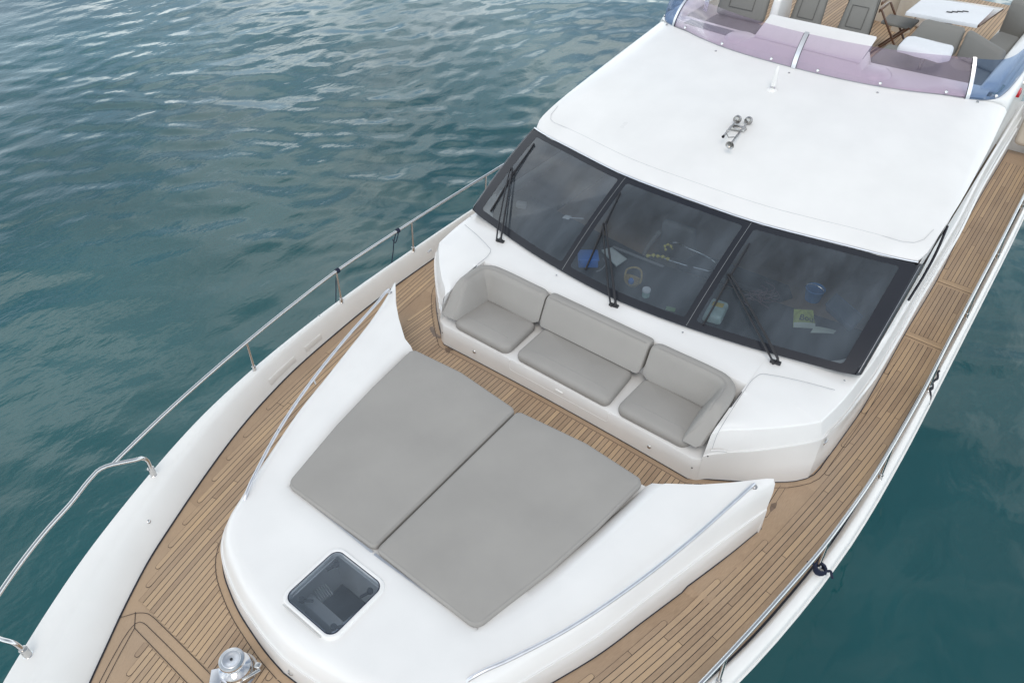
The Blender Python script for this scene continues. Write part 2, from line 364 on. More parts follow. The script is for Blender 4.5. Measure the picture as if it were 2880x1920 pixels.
# plank family that sweeps along each side deck
_yy = np.linspace(-1, 14, 600); _s = pchip([-1, 1, 2, 3, 4, 5, 6, 7, 8.2, 14], [.28, .265, .25, .215, .165, .135, .10, .06, .01, -.005])(_yy)
_xb = np.r_[0, np.cumsum((_s[1:] + _s[:-1]) / 2 * np.diff(_yy))]
_xb = _xb - np.interp(2.705, _yy, _xb) + 2.323
fam_x = lambda y: float(np.interp(y, _yy, _xb))
fam_s = lambda y: float(np.interp(y, _yy, _s))
PITCH_P = .05
def build_teak():
    bm = bmesh.new(); uvl = bm.loops.layers.uv.new('UVMap'); tone = bm.faces.layers.float.new('tone')
    def face(pts, mi, t=.5, uvs=None):
        f = bm.faces.new([bm.verts.new(p) for p in pts]); f.material_index = mi; f[tone] = t
        for l, p, i in zip(f.loops, pts, range(9)): l[uvl].uv = uvs[i] if uvs else (p[0], p[1])
    # base sheet (margins)
    Y = list(np.linspace(-.93, 14, 300))
    for a, b in zip(Y[:-1], Y[1:]):
        xa, xb_ = float(deck_x(a)), float(deck_x(b)); N = 40
        sec = int(math.floor((a + .4) / 1.9)); t0 = .5 + .35 * math.sin(sec * 5.3)
        for i in range(-N, N):
            if -.5 < a - 1.6 < .5 and abs(i + .5) * xa / N < .62: continue
            face([(x_, y_, deck_z(x_, y_)) for x_, y_ in ((xa * i / N, a), (xa * (i + 1) / N, a), (xb_ * (i + 1) / N, b), (xb_ * i / N, b))], 0, t0,
                 [(0.3 + i * .07, a), (.37 + i * .07, a), (.37 + i * .07, b), (.3 + i * .07, b)])
    def strip(curve, ts, w, t, seed, mi=0, z=.004, taper=(False, False)):
        """curve(t)->(x,y,nx,ny); a plank of half-width w"""
        L = []
        for k, u in enumerate(ts):
            x, y, nx, ny = curve(u); ww = w
            if taper[0] and k < 2: ww = w * (.45 if k == 0 else .86)
            if taper[1] and k > len(ts) - 3: ww = w * (.45 if k == len(ts) - 1 else .86)
            zo = z + max(deck_z(x + nx * ww, y), deck_z(x - nx * ww, y)); L.append(((x + nx * ww, y + ny * ww, z + deck_z(x + nx * ww, y)), (x - nx * ww, y - ny * ww, z + deck_z(x - nx * ww, y)), u))
        for a, b in zip(L[:-1], L[1:]):
            face([a[0], a[1], b[1], b[0]], mi, t, [(seed, a[2]), (seed + .045, a[2]), (seed + .045, b[2]), (seed, b[2])])
    def planks(curve, runs, seed, butts=True, rnd=random):
        for (t0, t1, n0, n1) in runs:
            if t1 - t0 < .03: continue
            g = .0036
            def ts_(a, b, nib0, nib1):
                n = max(2, int((b - a) / .18) + 1); q = list(np.linspace(a, b, n))
                if nib0: q.insert(1, a + .012); q.insert(2, a + .03)
                if nib1: q.insert(-1, b - .03); q.insert(-1, b - .012)
                return q
            strip(curve, ts_(t0 - g * n0, t1 + g * n1, n0, n1), PITCH_P / 2, 0, 0, 1, .002, (n0, n1))
            cuts = [t0]
            if butts:
                c = t0 + rnd.uniform(.5, 2.6)
                while c < t1 - .4: cuts.append(c); c += rnd.uniform(1.3, 2.6)
            cuts.append(t1)
            for i in range(len(cuts) - 1):
                a = cuts[i] + (.0022 if i else .0); b = cuts[i + 1] - (.0022 if i < len(cuts) - 2 else 0)
                strip(curve, ts_(a, b, n0 and i == 0, n1 and i == len(cuts) - 2), PITCH_P / 2 - .0030, rnd.random(), rnd.uniform(0, 40), 0, .004, (n0 and i == 0, n1 and i == len(cuts) - 2))
    rs = random.Random(3)
    def trunk_front_gap(x, y):           # distance to the rounded nose of the trunk, crude
        d = np.hypot(trunk_xy[:, 0] - abs(x), trunk_xy[:, 1] - y)
        i = int(np.argmin(d)); inside = (abs(x) < np.interp(y, trunk_xy[:, 1], trunk_xy[:, 0]) and y > 1.0)
        return -1 if inside else float(d[i])
    def outer_gap(x, y):
        m = (float(deck_x(y + .01)) - float(deck_x(y - .01))) / .02
        return (float(deck_x(y)) - x) / math.hypot(1, m)
    for s in (-1, 1):
        for k in range(-12, 64):
            off = k * PITCH_P
            def curve(y, off=off, s=s):
                m = fam_s(y); h = math.hypot(1, m)
                return (s * (fam_x(y) - off * h), y, s / h, -m / h)
            ok = []; ysamp = np.linspace(.67, 13.5, 1300)
            for y in ysamp:
                x = abs(curve(y)[0]) * (1 if fam_x(y) - off * math.hypot(1, fam_s(y)) > 0 else -1)
                if y < 1.4:
                    good = x > .055 and outer_gap(x, y) > .10 and trunk_front_gap(x, y) > .072
                else:
                    good = outer_gap(x, y) > (.10 - .05 * min(1, max(0, (y - 4.3) / 1.2))) and x - inner_x(y) > (.115 if y < 5.45 else .115 - .085 * min(1, (y - 5.45) / .8))
                if 8.14 < y < 8.28 or 9.48 < y < 9.62: good = False
                ok.append(good)
            runs = []; st = None
            for i, g in enumerate(ok + [False]):
                if g and st is None: st = i
                if not g and st is not None:
                    a, b = ysamp[st], ysamp[i - 1]
                    n0 = a > .69 and not (8.1 < a < 8.4 or 9.4 < a < 9.8) and (a > 1.2 or True); n1 = b < 13.4 and not (8.0 < b < 8.2 or 9.3 < b < 9.5)
                    if b < 1.4: n1 = False
                    runs.append((a, b, n0, n1)); st = None
            planks(curve, runs, k, True, rs)
        # transverse boards across the side deck
        for yb in (8.21, 9.55):
            xa, xb_ = s * (float(house_xf(yb)) + .01), s * (float(deck_x(yb)) - .012)
            def cb(t, yb=yb): return (t, yb - .03 * (abs(t) - 2.7), 0, 1)
            lo, hi = min(xa, xb_), max(xa, xb_)
            strip(cb, list(np.linspace(lo, hi, 4)), .034, 0, 0, 1, .0025); strip(cb, list(np.linspace(lo, hi, 4)), .029, .95, 3, 0, .0045)
        # small corner planks between the wide board and the house front
    # walkway planks between the sunpad and the sofa, straight fore and aft
    hx = np.array([p[0] for p in HS[:6]]); hy = np.array([p[1] for p in HS[:6]])
    def sofa_y(x):
        x = abs(x)
        return 4.59 - .025 * (x / 1.54) ** 2 if x < 1.541 else float(np.interp(x, hx, hy))
    for i in range(-46, 46):
        x = (i + .5) * PITCH_P
        if abs(x) > 2.36: continue
        y1 = sofa_y(abs(x) + .02) - (.066 if abs(x) < 1.54 else .10)
        y0 = 3.93 if abs(x) < 1.5 else max(3.93, float(np.interp(abs(x), [1.4, 1.8, 2.0, 2.2, 2.34], [3.9, 4.05, 4.15, 4.4, 4.7])) )
        n0 = abs(x) > 2.2
        if n0: y0 = {0: 4.52, 1: 4.72, 2: 4.94}.get(int(round((abs(x) - 2.225) / .05)), 4.9)
        planks(lambda t, x=x: (x, t, 1, 0), [(y0, y1, n0, False)], 200 + i, False, rs)
    # foredeck: transverse double board, then the planks of the locker lids
    for s in (-1, 1):
        for k in range(-12, 40):
            off = k * PITCH_P
            def curve(y, off=off, s=s):
                m = fam_s(y); h = math.hypot(1, m); return (s * (fam_x(y) - off * h), y, s / h, -m / h)
            ysamp = np.linspace(-.8, .497, 130); ok = []
            for y in ysamp:
                x = fam_x(y) - off * math.hypot(1, fam_s(y)); ok.append(x > .06 and outer_gap(x, y) > .262)
            if sum(ok) > 8:
                i0 = ok.index(True); i1 = len(ok) - 1 - ok[::-1].index(True)
                planks(curve, [(ysamp[i0], ysamp[i1], True, False)], 400 + k, False, rs)
    link_bm('teak_deck', bm, [M['teak'], M['caulk']], yacht, at=(0, 4, 0), smooth=False, weld=False)
build_teak()
# caulk seams round trunk and house
def seam(name, pts, w=.012, z=.0085):
    P = np.array(pts)
    for s in (-1, 1):
        bm = bmesh.new(); rows = []
        for i in range(len(P)):
            t = P[min(i + 1, len(P) - 1)] - P[max(i - 1, 0)]; t = t / np.linalg.norm(t); n = np.array([t[1], -t[0]])
            zz_ = z + deck_z(P[i][0] + n[0] * w, P[i][1] + n[1] * w); rows.append([(s * (P[i][0] + n[0] * w), P[i][1] + n[1] * w, zz_), (s * (P[i][0] - n[0] * .003), P[i][1] - n[1] * .003, zz_ + .001)])
        grid(bm, rows)
        link_bm(name, bm, M['rubber'], yacht, weld=False)
seam('trunk_sealant', trunk_xy, .009)
def margin_line(name, pts, off, w=.0024, z=.0055):
    P = np.array(pts)
    for s in (-1, 1):
        bm = bmesh.new(); rows = []
        for i in range(len(P)):
            t = P[min(i + 1, len(P) - 1)] - P[max(i - 1, 0)]; t = t / np.linalg.norm(t); n = np.array([t[1], -t[0]])
            rows.append([(s * (P[i][0] + n[0] * (off + w)), P[i][1] + n[1] * (off + w), z + deck_z(P[i][0] + n[0] * off, P[i][1] + n[1] * off)), (s * (P[i][0] + n[0] * (off - w)), P[i][1] + n[1] * (off - w), z + deck_z(P[i][0] + n[0] * off, P[i][1] + n[1] * off))])
        grid(bm, rows)
        link_bm(name, bm, M['caulk'], yacht, weld=False)
margin_line('nose_margin_seam', trunk_xy[:26], .066)
for ln in ([(0, .657), (1.10, .657), (1.19, .655), (1.255, .645), (1.305, .615), (1.345, .575), (1.372, .53), (1.395, .497), (1.415, .485)],
           [(0, .584), (1.12, .584), (1.19, .582), (1.235, .570), (1.255, .545), (1.25, .50), (1.225, .43), (1.17, .325), (1.02, .075), (.84, -.18), (.6, -.42)],
           [(0, .511), (1.15, .511), (1.226, .511)], [(1.226, .511), (1.345, .592)], [(1.226, .511), (1.165, .40), (1.09, .27), (.95, .05), (.75, -.22)]):
    margin_line('cover_board_seam', spline(ln, 70) if len(ln) > 3 else ln, 0, .0026)
house_xy = np.array([(x, 4.59 - .025 * (x / 1.54) ** 2) for x in np.linspace(0, 1.53, 12)] + [p for p in spline(HS, 90)])
seam('house_sealant', house_xy, .008)
margin_line('sofa_margin_seam', house_xy[:44], .062)

M['wet'] = mat('damp teak', (.17, .115, .08), .45, var=.25, vscale=20)
for blob in ([(-1.495, 4.535), (-1.46, 4.50), (-1.425, 4.475), (-1.40, 4.50), (-1.415, 4.53), (-1.39, 4.555), (-1.42, 4.575), (-1.455, 4.57), (-1.47, 4.55)], [(-1.93, 4.74), (-1.895, 4.77), (-1.85, 4.73), (-1.82, 4.71), (-1.79, 4.68), (-1.74, 4.67), (-1.70, 4.655), (-1.655, 4.65), (-1.655, 4.615), (-1.70, 4.62), (-1.75, 4.615), (-1.785, 4.64), (-1.83, 4.665), (-1.87, 4.69)], [(2.272, 4.90), (2.305, 4.95), (2.322, 4.885), (2.30, 4.80), (2.275, 4.85)]):
    bm = bmesh.new(); q = resample(blob, .012); q = [(x + .005 * mnoise.noise((x * 40, y * 40, 1)), y + .005 * mnoise.noise((x * 40, y * 40, 5))) for x, y in q]
    c = np.mean(q, axis=0); vs = [[bm.verts.new((c[0] + (x - c[0]) * f, c[1] + (y - c[1]) * f, deck_z(c[0] + (x - c[0]) * f, c[1] + (y - c[1]) * f) + .0052)) for x, y in q] for f in (1, .6, .25)]
    for A_, B_ in zip(vs[:-1], vs[1:]):
        for i in range(len(q)): bm.faces.new((A_[i], A_[(i + 1) % len(q)], B_[(i + 1) % len(q)], B_[i]))
    bm.faces.new(vs[-1]); link_bm('damp_patch', bm, M['wet'], yacht, weld=False)

# ------------------------------------------------------------------ trunk (raised foredeck moulding with the sunpad well)
def build_trunk():
    S = trunk_xy; n = len(S)
    N = []
    for i in range(n):
        t = S[min(i + 1, n - 1)] - S[max(i - 1, 0)]; t /= np.linalg.norm(t); N.append(np.array([-t[1], t[0]]))
    N = np.array(N); N[0] = (0, 1)
    zr = pchip([1.0, 1.25, 1.73, 2.4, 3.02, 3.7, 4.37, 4.6], [.385, .383, .385, .415, .45, .495, .535, .55])
    kx = pchip([2.03, 2.2, 2.46, 3.04, 3.67, 4.04], [1.10, 1.17, 1.285, 1.40, 1.505, 1.53])
    prof = [(0, 0), (.006, .06), (.018, .15), (.030, .196), (.042, .203), (.055, .235), (.085, .78), (.115, .91), (.15, .975), (.20, 1.0)]
    rows = []
    i_side = int(np.argmin(np.abs(S[:, 1] - 2.1)))
    for i in range(n):
        z1 = float(zr(S[i, 1])); r = []; zb = float(deck_zf(S[i, 1])) - .01
        for d, z in prof:
            p = S[i] + N[i] * d
            zz_ = z if z < .24 else .235 + (z1 - .235) * ((z - .7) / .3 if z >= .7 else 0)
            if z == 0: zz_ = zb
            if .7 <= z: zz_ = .235 + (z1 - .235) * {.78: .55, .91: .80, .975: .945, 1.0: 1.0}[z]
            r.append((p[0], p[1], zz_))
        # crease line K at the edge of the sunpad well
        if i < i_side:
            f = i / i_side
            K = np.array([1.07 * min(1, f * 1.25), 1.985 + .03 * f]); zk = .408 - .02 * f
        else:
            f = (i - i_side) / (n - 1 - i_side); y = 2.05 + (4.04 - 2.05) * f; K = np.array([float(kx(y)), y]); zk = .392 + (.52 - .392) * f
        
        a = np.array(r[-1])
        for f in (.33, .66): r.append(tuple(a[:2] * (1 - f) + K * f) + (a[2] * (1 - f) + zk * f,))
        r.append((K[0], K[1], zk))
        ins = np.array([-1.0, .18]) if i >= i_side else np.array([0, 1.0])
        F = K + ins * .06
        r.append((K[0] + ins[0] * .03, K[1] + ins[1] * .03, zk - .012)); F = K + ins * .125; r.append((F[0], F[1], max(.39, zk - .07) if i >= i_side else .352))
        F2 = F + ins * .05; r.append((F2[0], F2[1], .343))
        r.append((0 if i < i_side else F2[0] * .5, max(F2[1], 2.1) if i < i_side else F2[1], .34)); 
        rows.append(r)
    # wing tip: the moulding is cut off on a slant and the top edge sweeps in to the sunpad corner
    end = [(2.31, 4.585, -.15), (2.310, 4.55, .06), (2.309, 4.545, .15), (2.307, 4.54, .196), (2.300, 4.54, .203), (2.298, 4.545, .235), (2.30, 4.565, .41), (2.288, 4.585, .50), (2.262, 4.592, .54), (2.215, 4.55, .551),
           (1.99, 4.325, .545), (1.79, 4.165, .522), (1.545, 3.995, .515), (1.53, 3.985, .505), (1.44, 3.975, .455), (1.39, 3.965, .38), (.7, 3.95, .34)]
    b0 = n - 14
    for i in range(b0, n):
        f = ((i - b0 + 1) / (n - b0)); g = f * f
        base = rows[i]; tgt = end; d = [np.array(tgt[j]) - np.array(rows[n - 1][j]) for j in range(len(end))]
        rows[i] = [tuple(np.array(base[j]) + d[j] * g) for j in range(len(end))] if i < n - 1 else end
    # scalloped steps moulded into the aft edge
    for i in range(n - 4, n):
        q = [list(p) for p in rows[i]]
        for j in (10, 11):
            q[j][1] += 0
        rows[i] = [tuple(p) for p in q]
    bm = bmesh.new()
    for s in (-1, 1):
        grid(bm, [[(s * p[0], p[1], p[2]) for p in r] for r in rows])
        # aft wall below the wing edge
        e = [(s * p[0], p[1], p[2]) for p in end]
        lo = [(s * (p[0] - .0), p[1] - .02 - .10 * max(0, p[2] - .2), -.01) for p in end]; lo = [(a_, b_, -.16) for a_, b_, c_ in lo]; lo[0] = (s * 2.31, 4.585, -.16)
        grid(bm, [e, lo])
        # floor of the well out to the centre line
        i0 = i_side
        grid(bm, [[(s * r[-1][0], r[-1][1], r[-1][2]), (0, r[-1][1], .34)] for r in rows[i0:]])
        grid(bm, [[(s * end[-1][0], end[-1][1], .34), (0, 3.93, .34)], [(s * end[-1][0], end[-1][1] - .02, -.01), (0, 3.91, -.01)]])
    bmesh.ops.remove_doubles(bm, verts=bm.verts, dist=.0004)
    # opening for the deck hatch
    for no, c in (((1, 0, 0), -.242), ((1, 0, 0), .271), ((0, 1, 0), 1.336), ((0, 1, 0), 1.847)):
        bmesh.ops.bisect_plane(bm, geom=list(bm.verts) + list(bm.edges) + list(bm.faces), plane_co=Vector(no) * c, plane_no=no, dist=1e-6)
    dele = [f for f in bm.faces if -.242 < f.calc_center_median().x < .271 and 1.336 < f.calc_center_median().y < 1.847 and f.calc_center_median().z > .2]
    bmesh.ops.delete(bm, geom=dele, context='FACES')
    link_bm('foredeck_coachroof', bm, M['gel'], yacht, at=(0, 2.5, 0), ang=32)
    # side mouldings: thin raised bead that catches the light
    bm = bmesh.new()
    for s in (-1, 1):
        tube(bm, [(s * r[3][0], r[3][1], r[3][2] + .001) for r in rows[:-1]], .0045, 6)
    link_bm('moulding_bead', bm, M['gel'], yacht)
build_trunk()
# front track of the sunpad
bm = bmesh.new()
for s in (-1, 1):
    hexa(bm, [(s * .01, 2.006, .352), (s * 1.055, 2.018, .345), (s * 1.055, 2.045, .345), (s * .01, 2.035, .352)][::s], [(s * .01, 2.006, .398), (s * 1.055, 2.018, .380), (s * 1.055, 2.045, .380), (s * .01, 2.035, .398)][::s], .004, 1)
link_bm('sunpad_track', bm, M['alu'], yacht)

# ------------------------------------------------------------------ cushions
def pad(bm, outline, z0, th, r=.035, dome=.012, step=.05, corner=.06):
    """flat upholstered cushion: outline (x,y) counter-clockwise, z0(x,y) underside"""
    P = resample(rounded(outline, corner), step)
    prof = [(r * .8, 0), (r * .25, .08), (0, .3), (-.002, .55), (r * .12, .8), (r * .5, .94), (r * 1.1, 1.0)]
    rows = []
    for d, h in prof:
        q = inset(P, d); rows.append([(x, y, z0(x, y) + th * h) for x, y in q])
    q = inset(P, r * 1.1); c = np.mean(q, axis=0)
    for f in (.85, .65, .42, .2):
        rr = []
        for x, y in q:
            X, Yy = c[0] + (x - c[0]) * f, c[1] + (y - c[1]) * f
            w = mnoise.noise(Vector((X * 2.3, Yy * 2.3, 7.1))) * .004
            rr.append((X, Yy, z0(X, Yy) + th + dome * (1 - f ** 2.2) + w))
        rows.append(rr)
    vs = grid(bm, rows, True); fan(bm, vs[0]); fan(bm, vs[-1]); return rows
def edge_line(bm, pts, r=.003): tube(bm, pts, r, 6)
def drape(o, pts):
    """lay points onto the upholstery below them"""
    bpy.context.view_layer.update(); out = []
    for p in pts:
        ok, loc, _, _ = o.ray_cast(Vector((p[0], p[1], p[2] + .5)) - o.location, Vector((0, 0, -1)))
        out.append(loc + o.location if ok else Vector(p))
    return out
zpad = lambda x, y: .355 + (y - 2.03) * .028
for s, lab in ((-1, 'large grey sunpad cushion next to the starboard side, beside the hatch'), (1, 'large grey sunpad cushion beside the long port wing and handrail')):
    o = [(.008, 2.045), (1.078, 2.028), (1.235, 2.75), (1.318, 3.3), (1.378, 3.90), (1.33, 3.945), (.75, 3.985), (.05, 3.925), (.008, 3.89)]
    o = [(s * x, y) for x, y in o]
    if s < 0: o = o[::-1]
    bm = bmesh.new(); rows = pad(bm, o, zpad, .082, .03, .014, .05, [.05, .10, 0, 0, .05, .04, .0, .045, .045][::s] if True else .05)
    c = link_bm('sunpad_cushion', bm, M['fab'], None, at=(s * .65, 3.0, .355))
    tag(c, lab, 'cushion', 'sunpad cushions on the foredeck')
    bm = bmesh.new(); ring = rows[5]; edge_line(bm, ring + [ring[0]], .0026)
    link_bm('piping', bm, M['piping'], c)
# sofa seats
def seat(outl, corner, lab, z0=.285, th=.115):
    bm = bmesh.new(); rows = pad(bm, outl, lambda x, y: z0 + (y - 4.6) * -.02, th, .045, .018, .04, corner)
    c = link_bm('seat_cushion', bm, M['fab'], None); tag(c, lab, 'seat cushion', 'seat cushions of the bow sofa')
    xs = [p[0] for p in outl]; a, b = min(xs) + .12, max(xs) - .10
    bm = bmesh.new(); edge_line(bm, drape(c, [(a + (b - a) * t, 4.745 + .004 * math.sin(t * 3.1), z0 + th) for t in np.linspace(0, 1, 30)]), .0022)
    link_bm('seam', bm, M['piping'], c)
seat([(-.56, 4.615), (.585, 4.605), (.55, 5.16), (-.57, 5.17)], .07, 'long middle seat cushion of the grey bow sofa')
seat([(-1.43, 4.60), (-.655, 4.60), (-.68, 5.16), (-1.40, 5.15)], [.09, .09, .07, .05], 'short grey seat cushion at the left end of the bow sofa, nearest the starboard rail')
seat([(.675, 4.60), (1.46, 4.605), (1.41, 5.15), (.69, 5.16)], [.09, .09, .05, .07], 'short grey seat cushion at the right end of the bow sofa, near the port console')
# straight middle back
bm = bmesh.new()
xa, xb = -.632, .622; rows = []
prof = [(5.115, .40), (5.125, .425), (5.17, .53), (5.225, .645), (5.245, .690), (5.272, .712), (5.31, .716), (5.365, .705), (5.395, .68), (5.40, .63), (5.36, .42), (5.30, .395)]
cyz = np.mean(prof, axis=0)
for x, k in [(xa, .80), (xa + .008, .92), (xa + .03, .985)] + [(x, 1) for x in np.linspace(xa + .06, xb - .06, 14)] + [(xb - .03, .985), (xb - .008, .92), (xb, .80)]:
    rows.append([(x, cyz[0] + (p[0] - cyz[0]) * k + .012 * (1 - (x / .63) ** 2) * 0, cyz[1] + (p[1] - cyz[1]) * k) for p in prof])
vs = grid(bm, rows, True); fan(bm, vs[0]); fan(bm, vs[-1])
c = link_bm('back_cushion', bm, M['fab'], None, ang=50); tag(c, 'long straight back cushion in the middle of the bow sofa', 'back cushion', 'back cushions of the bow sofa')
bm = bmesh.new(); edge_line(bm, [(x, 5.262, .7085) for x in np.linspace(xa + .03, xb - .03, 20)], .003); link_bm('seam', bm, M['piping'], c)
# L-shaped corner backs with arm
for s in (-1, 1):
    path = spline([(1.485, 4.60), (1.485, 4.75), (1.485, 4.95), (1.483, 5.12), (1.462, 5.215), (1.40, 5.256), (1.30, 5.266), (1.1, 5.268), (.9, 5.263), (.652, 5.262)], 44)
    pr = [(-.14, .385), (-.135, .42), (-.085, .53), (-.035, .645), (-.015, .690), (.010, .712), (.05, .716), (.092, .705), (.115, .67), (.118, .60), (.10, .42), (.06, .385)]
    rows = []
    for i, p in enumerate(path):
        t = path[min(i + 1, 43)] - path[max(i - 1, 0)]; t = t / np.linalg.norm(t); nrm = np.array([t[1], -t[0]])
        f = i / 43; k = 1
        for j, kk in enumerate((.80, .92, .985)):
            if i == j or i == 43 - j: k = kk
        nar = .72 + .28 * min(1, f / .3)
        r = []
        for a, z in pr:
            zc = .55 + (z - .55) * k; aa = (a - .0) * k * (nar if a < 0 else 1)
            q = p + nrm * aa; sh = max(0, 1 - f / .28)
            drop = .11 * max(0, 1 - f / .2) ** 1.6 * max(0, (z - .45) / .26)
            r.append((s * q[0], q[1] + sh * (zc - .42) * .75, zc - drop))
        rows.append(r)
    bm = bmesh.new(); vs = grid(bm, rows, True); fan(bm, vs[0]); fan(bm, vs[-1])
    c = link_bm('corner_back_cushion', bm, M['fab'], None, ang=50)
    tag(c, 'L-shaped grey corner back with armrest at the %s end of the bow sofa' % ('left' if s < 0 else 'right'), 'back cushion', 'back cushions of the bow sofa')
    bm = bmesh.new(); edge_line(bm, [(r[5][0], r[5][1], r[5][2] + .001) for r in rows[3:-2]], .003); link_bm('seam', bm, M['piping'], c)

# ------------------------------------------------------------------ windscreen lines
wb_y = pchip([0, .4, .79, 1.3, 1.72, 2.05, 2.27, 2.38], [5.665, 5.69, 5.735, 5.82, 5.915, 5.995, 6.055, 6.10])
wb_z = lambda x: .702 - .006 * (abs(x) / 2.38)
wt_y = pchip([0, .4, .8, 1.3, 1.63, 2.06, 2.3, 2.40], [6.965, 6.972, 7.0, 7.095, 7.175, 7.275, 7.345, 7.385])
wt_z = lambda x: 1.325 - .05 * (abs(x) / 2.4) ** 1.5
def ws(x_, v, out=0.0):
    """point on the windscreen: x_ half breadth at the bottom, v 0..1 up the glass"""
    ax = abs(x_); sg = 1 if x_ >= 0 else -1
    b = Vector((ax, float(wb_y(ax)), wb_z(ax))); ax2 = ax * (2.40 / 2.38); t = Vector((ax2, float(wt_y(ax2)), wt_z(ax2)))
    p = b.lerp(t, v); bulge = .035 * 4 * v * (1 - v)
    nrm = Vector((0, -.42, .907)); nrm = Vector((.16 * ax / 2.4, -.42, .9)).normalized()
    p = p + nrm * (bulge + out); return Vector((p.x * sg, p.y, p.z))

# ------------------------------------------------------------------ sofa moulding and house front
def build_house():
    bm = bmesh.new()
    X = [-1.615] + list(np.linspace(-1.541, 1.541, 33)) + [1.615]; rows = []
    for x in X:
        a = abs(x); yf = 4.59 - .025 * (a / 1.54) ** 2 if a <= 1.541 else 4.566 + (a - 1.541) * .55
        yw, zw = float(wb_y(a)), wb_z(a)
        rows.append([(x, yf, -.01), (x, yf + .003, .15), (x, yf + .006, .268), (x, yf + .013, .284), (x, yf + .03, .29), (x, 4.9, .288), (x, 5.26, .284), (x, 5.33, .45), (x, 5.385, .630), (x, 5.40, .648), (x, 5.425, .655), (x, 5.42 + (yw - 5.42) * .5, .668), (x, yw - .015, zw - .022), (x, yw + .03, zw - .02)])
    grid(bm, rows)
    hp = spline([(1.615, 4.607)] + HS[1:6], 34); tail = spline(HS[5:], 60)[1:]; H = np.vstack([hp, tail]); n = len(H)
    # inner boundary that the top surface runs to
    inn_s = [(0, (1.615, 4.74, .585)), (10, (1.615, 4.90, .605)), (18, (1.615, 5.05, .625)), (27, (1.615, 5.28, .65)), (33, (1.615, 5.425, .654)), (35, (1.615, (5.42 + float(wb_y(1.615))) / 2, .666)), (37, (1.615, float(wb_y(1.615)) + .03, .679)), (41, (2.0, float(wb_y(2.0)) + .03, .690)), (45, (2.36, 6.13, .692)), (48, (2.40, 6.30, .70)), (56, (2.39, 7.2, .72)), (n - 1, (2.33, 13.5, .72))]
    ii = [a for a, _ in inn_s]; inn = [np.interp(range(n), ii, [p[k] for _, p in inn_s]) for k in range(3)]
    for s in (-1, 1):
        rows = []
        for i in range(n):
            t = H[min(i + 1, n - 1)] - H[max(i - 1, 0)]; t = t / np.linalg.norm(t); N = np.array([-t[1], t[0]])
            f = min(1, i / 33); zl = .335 + .075 * f if i <= 33 else .41 + .02 * min(1, (i - 33) / 20)
            zt_ = min(inn[2][i] - .01, .565 + .03 * min(1, i / 8)) if i <= 33 else .597
            wch = .085 if i <= 33 else .085 - .02 * min(1, (i - 33) / 12)
            I = np.array([inn[0][i], inn[1][i]])
            r = []
            for d, z in ((0, float(deck_z(H[i][0], H[i][1])) - .012), (.004, .10), (.010, zl - .006), (.016, zl + .002), (.024, zl + .006), (wch * .9, zt_ - .012), (wch * 1.02, zt_ - .002), (wch * 1.25, zt_ + .004)):
                wl = max(0, 1 - i / 10); p = (H[i] + N * d) * (1 - wl) + (H[i] + (I - H[i]) * min(1, d / .13)) * wl; r.append((s * p[0], p[1], z))
            for f in (.12, .3, .5, .7, .88, 1.0): r.append((s * (p[0] * (1 - f) + I[0] * f), p[1] * (1 - f) + I[1] * f, (zt_ + .004) * (1 - f) + inn[2][i] * f + .012 * 4 * f * (1 - f) * min(1, i / 12)))
            rows.append(r)
        lip = rows; grid(bm, rows)
        # inner side wall of the sofa recess
        grid(bm, [[(s * 1.615, y, .25), (s * 1.615, y, z)] for y, z in ((4.607, .34), (4.66, .44), (4.70, .55), (4.74, .585), (4.90, .605), (5.05, .625), (5.28, .65), (5.43, .655))])
        grid(bm, [[(s * 1.615, 4.607, -.02), (s * 1.615, 4.607, .1), (s * 1.615, 4.607, .34)], [(s * 1.618, 4.609, -.02), (s * 1.618, 4.609, .1), (s * 1.618, 4.609, .34)]])
    link_bm('house_moulding', bm, M['gel'], yacht, at=(0, 5, 0), ang=24)
    # lid seams of the side lockers
    for s in (-1, 1):
        bm = bmesh.new()
        tube(bm, [(s * x, y, z) for x, y, z in spline([*([(1.668, 4.66, .44), (1.664, 4.685, .52), (1.660, 4.73, .583), (1.655, 4.80, .597)] if s > 0 else []), (1.645, 5.0, .618), (1.635, 5.3, .656), (1.64, 5.50, .671), (1.672, 5.585, .680), (1.75, 5.625, .682), (2.0, 5.73, .674), (2.3, 5.85, .642)], 60)], .0028, 6)
        link_bm('locker_seam', bm, M['gap'], yacht)
    for s in (-1, 1):
        bm = bmesh.new()
        tube(bm, [(s * x, y, z) for x, y, z in ((1.622, 5.05, .632), (1.622, 5.2, .648), (1.622, 5.27, .655))], .004, 6)
        link_bm('locker_hinge', bm, M['rubber'], yacht)
    for s in (-1, 1):
        bm = bmesh.new(); f0 = lambda i, d, z: (H[i][0] + .6 * d, H[i][1] - .8 * d, z)
        P = [f0(2, -.006, .405), f0(4, -.006, .400), f0(6, -.006, .385), f0(7, -.006, .36)] + [(abs(r[3][0]), r[3][1], r[3][2]) for r in lip[9:70]]
        tube(bm, [(s * p[0], p[1], p[2]) for p in spline(P, 100)], .0065, 8)
        link_bm('locker_lip', bm, M['gel'], yacht)
    for s in (-1, 1):
        bm = bmesh.new(); box(bm, (s * 2.452, 5.36, .455), (.012, .075, .026), .004, rz=-s * .1); box(bm, (s * 2.456, 5.36, .455), (.012, .03, .014), .003, rz=-s * .1, mi=0)
        link_bm('locker_latch', bm, M['steel'], yacht)
    # seat base front: hatch seam, bolts, screws
    bm = bmesh.new(); fy = lambda x: 4.59 - .025 * (abs(x) / 1.54) ** 2 + .004
